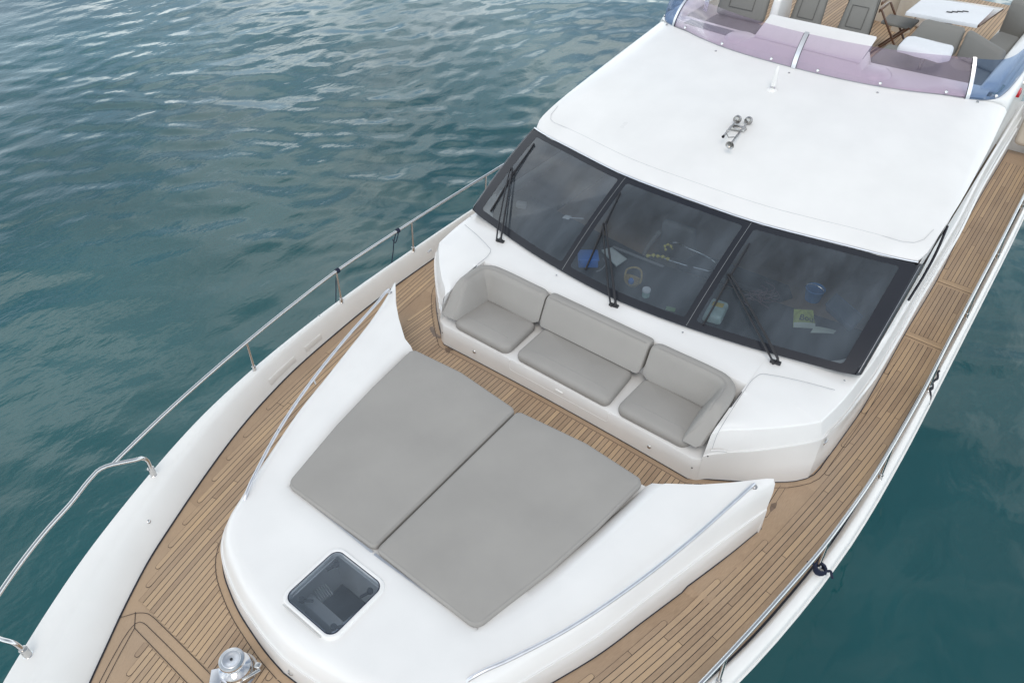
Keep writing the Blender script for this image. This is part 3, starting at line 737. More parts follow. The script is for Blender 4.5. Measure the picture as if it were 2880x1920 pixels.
    P = [(-.62, fy(.62) + .03, .292), (-.62, fy(.62), .27), (-.615, fy(.61), .16), (-.60, fy(.6), .145)] + [(x, fy(x), .142) for x in np.linspace(-.57, .57, 12)] + [(.60, fy(.6), .145), (.615, fy(.61), .16), (.62, fy(.62), .27), (.62, fy(.62) + .03, .292)]
    tube(bm, P, .004, 6); link_bm('seat_locker_seam', bm, M['gel'], yacht)
    bm = bmesh.new(); hexa(bm, [(-.02, fy(0) - .012, .205), (.07, fy(0) - .012, .205), (.07, fy(0) + .005, .2), (-.02, fy(0) + .005, .2)], [(-.02, fy(0) - .012, .213), (.07, fy(0) - .012, .213), (.07, fy(0) + .005, .222), (-.02, fy(0) + .005, .222)], .003, 2); link_bm('seat_locker_pull', bm, M['gelw'], yacht)
    for s in (-1, 1):
        bm = bmesh.new(); lathe(bm, [(.002, .012), (.014, .011), (.02, .006), (.022, 0)], (s * 1.10, fy(1.1) - .001, .13), (0, -1, 0), 16); link_bm('seat_base_bolt', bm, M['steel'], yacht)  # steel bolt head on the seat base, not a lamp
        for z, x, y in ((.36, 1.655, 4.628), (.17, 1.556, 4.573)):
            bm = bmesh.new(); lathe(bm, [(.001, .008), (.006, .007), (.007, 0)], (s * x, y, z), (s * .55, -.83, 0), 10); link_bm('screw', bm, M['black'], yacht)
        for x, y, z in ((.787, 5.655, .684), (2.33, 5.995, .672)):
            bm = bmesh.new(); lathe(bm, [(.011, 0), (.010, .004), (.002, .006)], (s * x, y, z), (0, 0, 1), 12); link_bm('screw_cap', bm, M['steel'], yacht)
build_house()

# ------------------------------------------------------------------ windscreen
def build_windscreen():
    root = empty('windscreen', (0, 6.5, .7), yacht)
    PV = (.064, .945); PX = [(-2.245, -.835), (-.715, .715), (.835, 2.245)]
    for a, b in PX:
        bm = bmesh.new()
        grid(bm, [[ws(x, v, .001) for x in np.linspace(a - .012, b + .012, 16)] for v in np.linspace(PV[0] - .01, PV[1] + .01, 10)])
        link_bm('glass_pane', bm, M['wglass'], root)
    xs = sorted(set([-2.38, -2.33, 2.33, 2.38] + [q for p in PX for q in p] + list(np.linspace(-2.245, -.835, 12)) + list(np.linspace(-.715, .715, 12)) + list(np.linspace(.835, 2.245, 12))))
    vsx = sorted(set([0, .03, PV[0], PV[1], .97, 1.0] + list(np.linspace(PV[0], PV[1], 9))))
    bm = bmesh.new(); vv = [[bm.verts.new(ws(x, v, .003)) for x in xs] for v in vsx]
    for j in range(len(vsx) - 1):
        for i in range(len(xs) - 1):
            cx_, cv = (xs[i] + xs[i + 1]) / 2, (vsx[j] + vsx[j + 1]) / 2
            if PV[0] < cv < PV[1] and any(a < cx_ < b for a, b in PX): continue
            bm.faces.new((vv[j][i], vv[j][i + 1], vv[j + 1][i + 1], vv[j + 1][i]))
    # pillars rolling round to the side
    for s in (-1, 1):
        rows = []
        for v in np.linspace(0.0, 1, 12):
            e = ws(s * 2.38, v, .003)
            rows.append([e, e + Vector((s * .018, .012, -.004)), e + Vector((s * .036, .04, -.016)), e + Vector((s * .046, .085, -.04)), e + Vector((s * .046, .16, -.085)), e + Vector((s * .03, .24, -.14)), e + Vector((s * .0, .26, -.16))])
        grid(bm, rows)
    # rounded fillets in the pane corners
    for a, b in PX:
        for cx_, sx in ((a, 1), (b, -1)):
            for cv, sv in ((PV[0], 1), (PV[1], -1)):
                R = .035; Rv = R / 1.42; pts = [ws(cx_, cv, .0028)]
                for k in range(7):
                    t = k / 6 * math.pi / 2; pts.append(ws(cx_ + sx * R * (1 - math.sin(t)), cv + sv * Rv * (1 - math.cos(t)), .0028))
                fan(bm, [bm.verts.new(p) for p in pts])
    link_bm('black_frame', bm, M['frit'], root, ang=50)
    for x in (-.775, .775):
        bm = bmesh.new(); tube(bm, [ws(x, v, .004) for v in np.linspace(.01, .99, 14)], .0022, 6)
        link_bm('mullion_joint', bm, M['shade'], root)
    bm = bmesh.new(); tube(bm, [ws(x, 1.0, .012) + Vector((0, .006, .004)) for x in np.linspace(-2.37, 2.37, 50)], .011, 8); link_bm('trim_strip', bm, M['alu'], root)
    for s in (-1, 1):
        bm = bmesh.new(); tube(bm, [ws(s * 2.385, v, .004) + Vector((s * .016, .018, -.003)) for v in np.linspace(.02, .97, 14)], .003, 6)
        link_bm('pillar_trim', bm, M['alu'], root)
build_windscreen()

# ------------------------------------------------------------------ roof
scr = pchip([0, .3, 1.034, 1.72, 1.99, 2.12], [9.59, 9.60, 9.70, 9.965, 10.07, 10.15])
r_xe = pchip([7.38, 7.64, 8.46, 9.5, 10.47, 12, 13.5], [2.405, 2.430, 2.448, 2.42, 2.375, 2.355, 2.34])
r_ze = pchip([7.38, 7.64, 8.46, 9.5, 10.47, 12, 13.5], [1.275, 1.365, 1.485, 1.625, 1.76, 1.93, 2.0])
z_s = pchip([0, .03, .09, .24, .45, .772, .95, 1, 1.1], [1.335, 1.372, 1.425, 1.55, 1.70, 1.85, 1.935, 1.962, 1.985])
def roof_pt(x, s):
    ax = abs(x); y = float(wt_y(min(ax, 2.4))) + (float(scr(min(ax, 2.1))) + (0 if ax < 2.12 else .1) - float(wt_y(min(ax, 2.4)))) * s
    dr = .05 * (1 - .5 * s) * (ax / 2.4) ** 1.5 + (.10 - .088 * s) * (ax / 2.2) ** 3 * min(1, s * 3) * .9
    return x, y, float(z_s(s)) - dr
def build_roof():
    bm = bmesh.new()
    SS = [0, .006, .02, .045, .07, .09, .13, .19, .26, .34, .43, .52, .62, .72, .82, .9, .96, 1.0, 1.04]
    XC = [0, .3, .6, .9, 1.2, 1.5, 1.75, 1.95]
    T = [.2, .42, .62, .8, .92, 1.0]
    for sgn in (-1, 1):
        rows = []
        # underside of the lip
        def full(sv, dy=0, dz=0):
            r = [(sgn * x, p[1] + dy, p[2] + dz) for x in XC for p in (roof_pt(x, sv),)]
            p = roof_pt(1.95, sv); y0 = p[1]
            ye_ = 7.385 + (10.42 - 7.385) * sv; xe_ = float(r_xe(ye_)); ze_ = float(r_ze(ye_)) + .004
            cr = 1 - .012 * max(0, 1 - sv / .04)
            for t in T:
                xx = 1.95 + (xe_ * cr - 1.95) * t; e = 3.2 - 1.2 * min(1, sv * 2); yy = y0 + (ye_ - y0) * t ** 1.3 + .02 * max(0, 1 - sv / .05) * max(0, t - .6) ** 2 * 4
                q = roof_pt(min(2.1, xx), sv)[2]
                r.append((sgn * xx, yy + dy, p[2] + (ze_ - p[2]) * (1 - (1 - t ** e) ** (1 / 1.6)) + dz))
            # tucked edge
            r.append((sgn * (xe_ * cr - .004), ye_ + dy + .01, ze_ - .03 + dz)); r.append((sgn * (xe_ * cr - .05), ye_ + dy + .02, ze_ - .045 + dz))
            return r
        rows.append(full(0, .10, -.06)); rows.append(full(0, .012, -.036)); rows.append(full(0, -.004, -.014))
        for sv in SS: rows.append(full(sv))
        grid(bm, rows)
    link_bm('coachroof', bm, M['gel'], yacht, at=(0, 8.5, 1.3), ang=30)
    # moulded seam behind the front lip
    bm = bmesh.new()
    for s in (-1, 1):
        P = [Vector(roof_pt(x, .088)) for x in np.linspace(0, 1.95, 24)] + [Vector((2.17, 7.50, 1.382)), Vector((2.27, 7.56, 1.378)), Vector((2.335, 7.66, 1.39)), Vector((2.365, 7.85, 1.425))]
        tube(bm, [(s * p.x, p.y, p.z - .0005) for p in P], .0026, 6)
    link_bm('roof_seam', bm, mat('shaded seam groove', (.50, .50, .51), .6), yacht)  # grey tube paints the shading line of the groove
    # side walls: black window, then white panel aft under the roof edge
    for s in (-1, 1):
        bm = bmesh.new(); rows = []
        for t in np.linspace(0, 1, 16):
            yb, yt_ = 6.22 + 3.1 * t, 7.50 + 1.75 * t; zt_ = float(r_ze(yt_)) - .04
            rows.append([(s * (2.385 - .02 * t), yb, .71), (s * (2.392 - .015 * t), yb + (yt_ - yb) * .5, (.71 + zt_) / 2), (s * (float(r_xe(yt_)) - .055), yt_, zt_)])
        grid(bm, rows); link_bm('side_window', bm, M['sglass'], yacht)
        bm = bmesh.new(); tube(bm, [(s * 2.425, 7.66 + .06 * k, .98 + .045 * k) for k in range(0, 10)], .007, 6); link_bm('window_frame_bar', bm, M['black'], yacht)
        bm = bmesh.new(); tube(bm, spline([(s * 2.437, 7.60, .69), (s * 2.447, 8.02, .79), (s * 2.442, 8.35, .93), (s * 2.425, 8.50, 1.16)], 16), .014, 8); link_bm('window_rail', bm, M['rubber'], yacht)
        bm = bmesh.new(); rows = []
        for y in np.linspace(9.2, 13.6, 18):
            zt_ = float(r_ze(y)); xt_ = float(r_xe(y)) - .01; f = min(1, (y - 9.2) / 1.0)
            xb_ = 2.345 - .01 * (y - 9.2)
            rows.append([(s * xb_, y, .70), (s * (xb_ * .5 + xt_ * .5 - .02), y, 1.05), (s * (xt_ - .03), y, zt_ - .22), (s * (xt_ + .004), y, zt_ - .13), (s * (xt_ + .004), y, zt_ - .03), (s * (xt_ - .01), y, zt_ - .015)])
        grid(bm, rows); link_bm('house_side', bm, M['gel'], yacht)
        # second ledge low on the house side
        bm = bmesh.new(); rows = []
        for y in np.linspace(5.5, 13.4, 40):
            x0 = float(house_xf(y)); h = .43; tf = min(1, (y - 5.5) / 1.0)
            rows.append([(s * (x0 - .005), y, .15), (s * (x0 + .0), y, h - .08), (s * (x0 + .016 * tf - .006 * (1 - tf)), y, h - .06), (s * (x0 + .016 * tf - .006 * (1 - tf)), y, h - .02), (s * (x0 - .008), y, h + .0)])
        grid(bm, rows); link_bm('house_rubbing_band', bm, M['gel'], yacht)
    # stainless studs on the roof
    for s in (-1, 1):
        for x, sv in ((2.068, .982), (1.061, .955)):
            p = roof_pt(x, sv); bm = bmesh.new(); lathe(bm, [(.016, 0), (.015, .007), (.009, .011), (.002, .012)], (s * p[0], p[1], p[2] - .001), (0, -.2, 1), 14); link_bm('roof_stud', bm, M['steel'], yacht)
    p = roof_pt(0, .955); bm = bmesh.new(); lathe(bm, [(.016, 0), (.015, .007), (.009, .011), (.002, .012)], (p[0], p[1], p[2] - .001), (0, -.2, 1), 14); link_bm('roof_stud', bm, M['steel'], yacht)
build_roof()
roofz = lambda y: float(z_s((y - 6.965) / (9.59 - 6.965)))

# ------------------------------------------------------------------ wipers
def wiper(foot, joint, b0, b1, lean):
    foot, joint, b0, b1 = (Vector(p) for p in (foot, joint, b0, b1))
    root = empty('windscreen_wiper', foot, yacht)
    up = Vector((0, -.42, .9)).normalized(); d = (joint - foot).normalized(); side = d.cross(up).normalized()
    bm = bmesh.new()
    box(bm, foot + Vector((0, 0, .012)), (.105, .045, .026), .006, rz=rad(8)); lathe(bm, [(.019, 0), (.019, .03), (.014, .05), (.012, .075), (.003, .08)], foot + side * .022, up, 14); lathe(bm, [(.014, 0), (.014, .03), (.009, .055), (.002, .058)], foot - side * .024, up, 14)
    link_bm('wiper_foot', bm, M['black'], root)
    j = joint + up * .045
    for k, w in ((1, .0085), (-1, .0065)):
        bm = bmesh.new(); P = [foot + side * .027 * k + up * .06, foot.lerp(joint, .12) + side * .029 * k + up * .075, foot.lerp(joint, .5) + side * .025 * k + up * .075, foot.lerp(joint, .9) + side * .017 * k + up * .062, j + side * .012 * k]
        tube(bm, P, [w * 1.5, w * 1.6, w * 1.4, w * 1.3, w * 1.2], 8); link_bm('wiper_arm', bm, M['black'], root)
    bm = bmesh.new(); lathe(bm, [(.012, -.03), (.014, -.012), (.014, .012), (.008, .02)], j, up, 12); box(bm, j - up * .012, (.03, .05, .022), .005, R=Matrix((side, d, up)).transposed()); link_bm('wiper_joint', bm, M['black'], root)
    bd = (b1 - b0).normalized(); bs = bd.cross(up).normalized(); c = (b0 + b1) / 2
    bm = bmesh.new()
    box(bm, c + up * .014, (.014, (b1 - b0).length, .028), .002, R=Matrix((bs, bd, up)).transposed(), seg=1)
    L = (b1 - b0).length
    tube(bm, [b0.lerp(b1, .12) + up * .026, b0.lerp(b1, .3) + up * .042, c + up * .05, b0.lerp(b1, .7) + up * .042, b0.lerp(b1, .88) + up * .026], [.004, .006, .009, .006, .004], 8)
    link_bm('wiper_blade', bm, M['black'], root)
wiper((-1.705, 5.80, .667), ws(-2.20, .52, 0), ws(-2.10, .09, .004), ws(-2.185, .86, .004), 0)
wiper((.0, 5.60, .668), ws(-.62, .50, 0), ws(-.515, .10, .004), ws(-.70, .83, .004), 0)
wiper((1.712, 5.82, .672), ws(.89, .48, 0), ws(.925, .05, .004), ws(.885, .80, .004), 0)

# ------------------------------------------------------------------ horn and antenna on the roof
def build_horn():
    z0 = roofz(8.2); root = empty('air_horn', (0, 8.2, z0), yacht)
    a = Vector((-.06, 8.20, z0 + .07)); b = Vector((.05, 8.27, z0 + .06))
    bm = bmesh.new(); hexa(bm, [(-.10, 8.06, z0 - .01), (.09, 8.10, z0 - .01), (.09, 8.19, z0 - .01), (-.10, 8.15, z0 - .01)], [(-.085, 8.075, z0 + .032), (.075, 8.115, z0 + .032), (.075, 8.175, z0 + .032), (-.085, 8.135, z0 + .032)], .01, 2); link_bm('mounting_plate', bm, M['hornsteel'], root)
    for p, L, bell in ((a, .44, 0), (b, .56, 1)):
        d = Vector((.10 if bell else .08, -1, -.10)).normalized()
        bm = bmesh.new(); lathe(bm, [(.004, -.03), (.043, -.028), (.047, -.012), (.047, .014), (.043, .02), (.02, .026), (.012, .034)], p, d, 22); link_bm('diaphragm_drum', bm, M['hornsteel'], root)
        bm = bmesh.new(); lathe(bm, [(.010, .02), (.010, .1), (.012, L * .62), (.016, L * .63), (.016, L * .68), (.012, L * .69), (.013, L - .04)], p, d, 14); link_bm('trumpet_tube', bm, M['hornsteel'], root)
        if bell:
            bm = bmesh.new(); e = p + d * (L - .05); lathe(bm, [(.013, 0), (.018, .03), (.030, .055), (.047, .075), (.050, .080), (.046, .079), (.028, .058), (.012, .03), (.004, .02)], e, d, 24); link_bm('trumpet_bell', bm, M['hornsteel'], root)
        else:
            bm = bmesh.new(); e = p + d * (L - .045); lathe(bm, [(.012, 0), (.016, .02), (.017, .03), (.014, .03), (.006, .01)], e, d, 16); link_bm('trumpet_mouth', bm, M['black'], root)
    bm = bmesh.new(); tube(bm, [a + Vector((.03, -.33, -.035)), Vector((.03, 7.80, z0 + .03)), b + Vector((.04, -.40, -.035))], .006, 8); link_bm('bracket', bm, M['hornsteel'], root)
    z1 = roofz(9.05); p = Vector((-.02, 9.05, z1)); root = empty('antenna', p, yacht)
    bm = bmesh.new(); lathe(bm, [(.062, -.01), (.062, .004), (.056, .012), (.036, .018), (.034, .02), (.002, .021)], p, (0, -.15, 1), 26); link_bm('base', bm, M['gel'], root)
    bm = bmesh.new(); lathe(bm, [(.034, .018), (.032, .026), (.015, .028), (.013, .05), (.002, .052)], p, (0, 0, 1), 18); link_bm('ferrule', bm, M['steel'], root)
    bm = bmesh.new(); lathe(bm, [(.014, .045), (.030, .05), (.032, .07), (.031, .16), (.027, .23), (.018, .275), (.003, .29)], p, (0, .10, 1), 20); link_bm('whip', bm, M['gel'], root)
build_horn()

# ------------------------------------------------------------------ deck hatch and the small cabin lobby seen through it
def build_hatch():
    root = empty('deck_hatch', (0.0, 1.585, .40), yacht); C = (0.0145, 1.5915)
    def ring(hx, hy, r, z, tilt=.03): return [(C[0] + x, C[1] + y, z + tilt * y * 0) for x, y in rounded([(-hx, -hy), (hx, -hy), (hx, hy), (-hx, hy)], r, 8)]
    bm = bmesh.new(); rows = [ring(.306, .306, .10, .372), ring(.304, .304, .10, .402), ring(.300, .300, .098, .414), ring(.293, .294, .094, .419), ring(.276, .279, .082, .418), ring(.271, .274, .078, .413), ring(.268, .271, .076, .404), ring(.262, .265, .072, .36)]
    grid(bm, rows, True); link_bm('hatch_frame', bm, M['gel'], root)
    bm = bmesh.new(); rows = [ring(.2695, .2725, .077, .4125), ring(.262, .265, .071, .4125)]; grid(bm, rows, True); link_bm('hatch_gasket', bm, M['navy'], root)
    bm = bmesh.new(); r = ring(.266, .269, .074, .408); fan(bm, [bm.verts.new(p) for p in r]); r = ring(.266, .269, .074, .402); fan(bm, [bm.verts.new(p) for p in r]); link_bm('hatch_glass', bm, M['hglass'], root)
    bm = bmesh.new(); tube(bm, [(C[0] - .23, 1.278, .404), (C[0] + .20, 1.278, .404)], .005, 8); link_bm('hatch_hinge', bm, M['steel'], root)
    bm = bmesh.new(); tube(bm, [(C[0] + x_, y_, .398) for x_, y_ in ((-.19, 1.281), (.19, 1.281))], .0022, 6); link_bm('hatch_shadow_gap', bm, M['rubber'], root)
    for x, y, dx, dy in ((-.185, 1.775, -.35, -1), (.20, 1.775, -.35, -1), (-.16, 1.40, .75, .55), (.20, 1.40, .6, .7)):
        d = Vector((dx, dy, 0)).normalized(); p = Vector((C[0] + x, y, .392)); bm = bmesh.new()
        lathe(bm, [(.024, -.03), (.026, -.01), (.024, .0), (.01, .004)], p, (0, 0, 1), 16); box(bm, p + d * .045 + Vector((0, 0, -.026)), (.022, .085, .018), .006, rz=math.atan2(-d.x, d.y)); link_bm('hatch_handle', bm, M['black'], root)
    # light lined shaft, dark floor mat, a step and a slatted grille below
    w = root
    bm = bmesh.new(); rows = [[(x, y, z) for x, y in ((-.50, 1.28), (.32, 1.28), (.32, 1.965), (-.50, 1.965))] for z in (-.52, .30)] + [[(x, y, .335) for x, y in ((-.242, 1.336), (.271, 1.336), (.271, 1.847), (-.242, 1.847))]]
    grid(bm, rows, True); link_bm('hatch_shaft', bm, mat('pale lining', (.80, .81, .82), .6), w)
    bm = bmesh.new(); hexa(bm, [(-.49, 1.66, -.53), (.31, 1.70, -.53), (.31, 1.96, -.53), (-.49, 1.96, -.53)], [(-.49, 1.66, -.50), (.31, 1.70, -.50), (.31, 1.96, -.50), (-.49, 1.96, -.50)]); link_bm('cabin_floor_mat', bm, M['dash'], w)
    bm = bmesh.new(); hexa(bm, [(-.49, 1.29, -.53), (.31, 1.29, -.53), (.31, 1.66, -.53), (-.49, 1.66, -.53)], [(-.49, 1.29, -.40), (.31, 1.29, -.40), (.31, 1.66, -.40), (-.49, 1.66, -.40)]); link_bm('cabin_sole', bm, M['shade'], w)
    bm = bmesh.new(); hexa(bm, [(-.47, 1.54, -.40), (-.02, 1.53, -.40), (-.02, 1.635, -.40), (-.47, 1.645, -.40)], [(-.47, 1.54, -.20), (-.02, 1.53, -.20), (-.02, 1.635, -.20), (-.47, 1.645, -.20)], .012, 2); link_bm('cabin_step', bm, M['gel'], w)
    bm = bmesh.new()
    for k in range(6): box(bm, (-.41 + .006 * k, 1.66 + .02 * k, -.20), (.13, .009, .02), .002, rz=rad(-12))
    link_bm('slatted_grille', bm, M['gel'], w)
    bm = bmesh.new(); tube(bm, [(-.02, 1.78, -.19), (-.05, 1.48, -.19)], .012, 8); link_bm('grab_rail', bm, M['steel'], w)
build_hatch()

# ------------------------------------------------------------------ handrails on the wings
def handrails():
    for s in (-1, 1):
        root = empty('wing_handrail', (s * 1.8, 3.0, .45), yacht)
        P = spline([(1.255, 1.70, .345), (1.265, 1.715, .378), (1.30, 1.78, .405), (1.42, 2.0, .425), (1.62, 2.42, .455), (1.82, 2.98, .497), (1.98, 3.56, .535), (2.12, 4.20, .578), (2.158, 4.37, .592), (2.166, 4.405, .582), (2.168, 4.412, .545)], 60)
        bm = bmesh.new(); tube(bm, [(s * p[0], p[1], p[2]) for p in P], .0155, 12); link_bm('rail_tube', bm, M['alu'], root)
        bm = bmesh.new(); tube(bm, [(s * 1.81, 3.0, .44), (s * 1.825, 3.0, .49)], .011, 10); link_bm('rail_post', bm, M['steel'], root)
        for x, y, z in ((2.168, 4.412, .540), (1.255, 1.70, .338)):
            bm = bmesh.new(); lathe(bm, [(.027, 0), (.025, .006), (.016, .008)], (s * x, y, z), (0, -.1, 1), 16); link_bm('rail_flange', bm, M['steel'], root)
handrails()

# ------------------------------------------------------------------ guard rails
rl_y = [1.16, 1.55, 1.94, 2.88, 3.54, 4.29, 5.34, 6.5, 7.54, 9, 12, 14.5]; rl_x = [2.245, 2.36, 2.462, 2.652, 2.762, 2.867, 2.940, 2.962, 2.955, 2.955, 2.93, 2.86]
rl_z = pchip([1.16, 2, 3, 4.3, 5.3, 7, 14], [.645, .632, .625, .600, .565, .55, .55]); rl_xf = pchip(rl_y, rl_x)
def rails():
    for s in (-1, 1):
        root = empty('guard_rail', (s * 2.7, 4.0, .2), yacht)
        bm = bmesh.new(); tube(bm, [(s * float(rl_xf(y)), y, float(rl_z(y))) for y in np.linspace(1.16, 14.4, 90)], .0175, 12); link_bm('top_rail', bm, M['steel'], root)
        for y in (2.865, 4.265, 5.585, 7.06, 8.55, 10.05, 11.55, 13.05):
            xr, zr_ = float(rl_xf(y)), float(rl_z(y)); xb_ = float(edge_x(y)) - .055; zb = float(edge_z(y)) + .022
            if y < 5: xb_ = xr + .015
            bm = bmesh.new(); tube(bm, [(s * xb_, y, zb), (s * xr, y - .004, zr_)], .0135, 10); link_bm('stanchion', bm, M['steel'], root)
            bm = bmesh.new(); lathe(bm, [(.026, 0), (.026, .004), (.021, .008), (.020, .045), (.0225, .05), (.0225, .062), (.016, .064), (.012, .064)], (s * xb_, y, zb), (s * (xr - xb_), 0, .4), 16); link_bm('stanchion_socket', bm, M['steel'], root)
        root = empty('bow_pulpit', (s * 1.9, .6, .3), yacht)
        P = spline([(2.225, 1.415, .27), (2.205, 1.412, .40), (2.19, 1.405, .52), (2.185, 1.385, .565), (2.19, 1.33, .590), (2.225, 1.22, .628), (2.255, 1.12, .657), (2.258, 1.06, .668), (2.22, .97, .678), (2.09, .735, .70), (1.965, .46, .72), (1.69, -.005, .75), (1.2, -.62, .78), (.55, -1.15, .80), (.0, -1.32, .805)], 90)
        bm = bmesh.new(); tube(bm, [(s * p[0], p[1], p[2]) for p in P], .0185, 12); link_bm('pulpit_tube', bm, M['steel'], root)
        P = spline([(1.425, -.115, .31), (1.435, -.12, .42), (1.455, -.135, .50), (1.50, -.17, .545), (1.55, -.20, .62), (1.56, -.19, .755)], 30)
        bm = bmesh.new(); tube(bm, [(s * p[0], p[1], p[2]) for p in P], .0185, 12); link_bm('pulpit_leg', bm, M['steel'], root)
        for x, y, z in ((2.225, 1.415, .272), (1.425, -.115, .315)):
            bm = bmesh.new(); lathe(bm, [(.034, 0), (.034, .004), (.029, .008), (.028, .075), (.031, .08), (.031, .092), (.02, .094)], (s * x, y, z), (0, 0, 1), 18); link_bm('pulpit_socket', bm, M['steel'], root)
    # oval drain fittings and hawse covers in the bulwark
    for s in (-1,):
        for y in (1.12, 3.92):
            x = float(deck_x(y)) + .115; bm = bmesh.new(); lathe(bm, [(.002, .010), (.012, .009), (.018, .004), (.020, -.004)], (s * x, y, .155 if y > 2 else .17), (-s * .75, 0, .65), 16); link_bm('bulwark_light', bm, M['steel'], yacht)
        for y0, y1 in ((2.95, 3.38), (3.55, 3.82)):
            bm = bmesh.new(); rows = []
            for y in np.linspace(y0, y1, 8):
                x = float(deck_x(y)); w = float(edge_x(y)) - x; zd = float(deck_zf(y)); A = np.array([x + .035 * min(1, w / .25), zd + .05]); B_ = np.array([float(edge_x(y)) - .6 * w, float(edge_z(y)) - .025]); q = [A + (B_ - A) * f for f in (.04, .08, .42, .46)]; rows.append([(s * (p[0] - (.004 if 0 < j < 3 else -.002)), y, p[1] + (.003 if 0 < j < 3 else 0)) for j, p in enumerate(q)])
            grid(bm, rows); link_bm('scupper', bm, M['gelw'], yacht)
rails()

# ------------------------------------------------------------------ windlass
def windlass():
    c = Vector((-.285, .80, 0)); root = empty('windlass', c, yacht)
    bm = bmesh.new(); lathe(bm, [(.15, 0), (.15, .012), (.135, .02), (.125, .055), (.105, .06), (.10, .075)], c, seg=36); link_bm('base', bm, M['steel'], root)
    bm = bmesh.new(); lathe(bm, [(.122, .068), (.126, .08), (.118, .10), (.085, .112), (.072, .12), (.068, .15), (.072, .178), (.094, .186), (.098, .194), (.094, .205), (.070, .208)], c, seg=44); link_bm('drum', bm, M['chrome'], root)
    bm = bmesh.new()
    for k in range(40):
        a = 2 * math.pi * k / 40; p = c + Vector((math.cos(a) * .0705, math.sin(a) * .0705, 0)); tube(bm, [p + Vector((0, 0, .122)), p + Vector((0, 0, .176))], .0028, 6)
    link_bm('drum_ribs', bm, M['steel'], root)
    bm = bmesh.new(); lathe(bm, [(.070, .200), (.070, .2095), (.066, .2125), (.045, .212), (.041, .2095), (.012, .2095), (.003, .209)], c, seg=40); link_bm('cap', bm, M['alu'], root)
    bm = bmesh.new(); lathe(bm, [(.011, .2085), (.011, .213), (.009, .2132), (.003, .2132)], c, seg=16); link_bm('handle_socket', bm, M['black'], root)
    bm = bmesh.new(); box(bm, c + Vector((.155, .035, .10)), (.026, .14, .018), .006, rz=rad(-18)); box(bm, c + Vector((.135, .11, .09)), (.05, .05, .05), .012, rz=rad(20)); tube(bm, [c + Vector((.13, .1, .0)), c + Vector((.13, .1, .10))], .014, 8); link_bm('chain_stopper', bm, M['steel'], root)
    bm = bmesh.new(); hexa(bm, [c + Vector(q) for q in ((-.16, -.12, .012), (-.02, -.26, .012), (.06, -.20, .012), (-.10, -.04, .012))], [c + Vector(q) for q in ((-.15, -.12, .05), (-.02, -.245, .05), (.05, -.2, .05), (-.09, -.05, .05))], .008, 2); link_bm('chain_guide', bm, M['alu'], root)
    bm = bmesh.new(); p = c + Vector((.34, .19, .12)); tube(bm, [p + Vector((-.03, .03, 0)), p + Vector((-.02, 0, .0)), p + Vector((.02, -.02, 0))], .006, 6)
    return root
windlass()
bm = bmesh.new(); tube(bm, spline([(.07, 1.03, .115), (.075, 1.018, .10), (.095, 1.015, .095), (.115, 1.022, .10)], 12), .006, 6); link_bm('trunk_hook', bm, M['steel'], yacht)
bm = bmesh.new()
for x, y in ((-1.235, .395), (-1.215, .37), (-1.23, .355)): lathe(bm, [(.008, 0), (.007, .001), (.001, .0012)], (x, y, .0012), seg=10)
link_bm('deck_plug', bm, M['black'], yacht, weld=False)

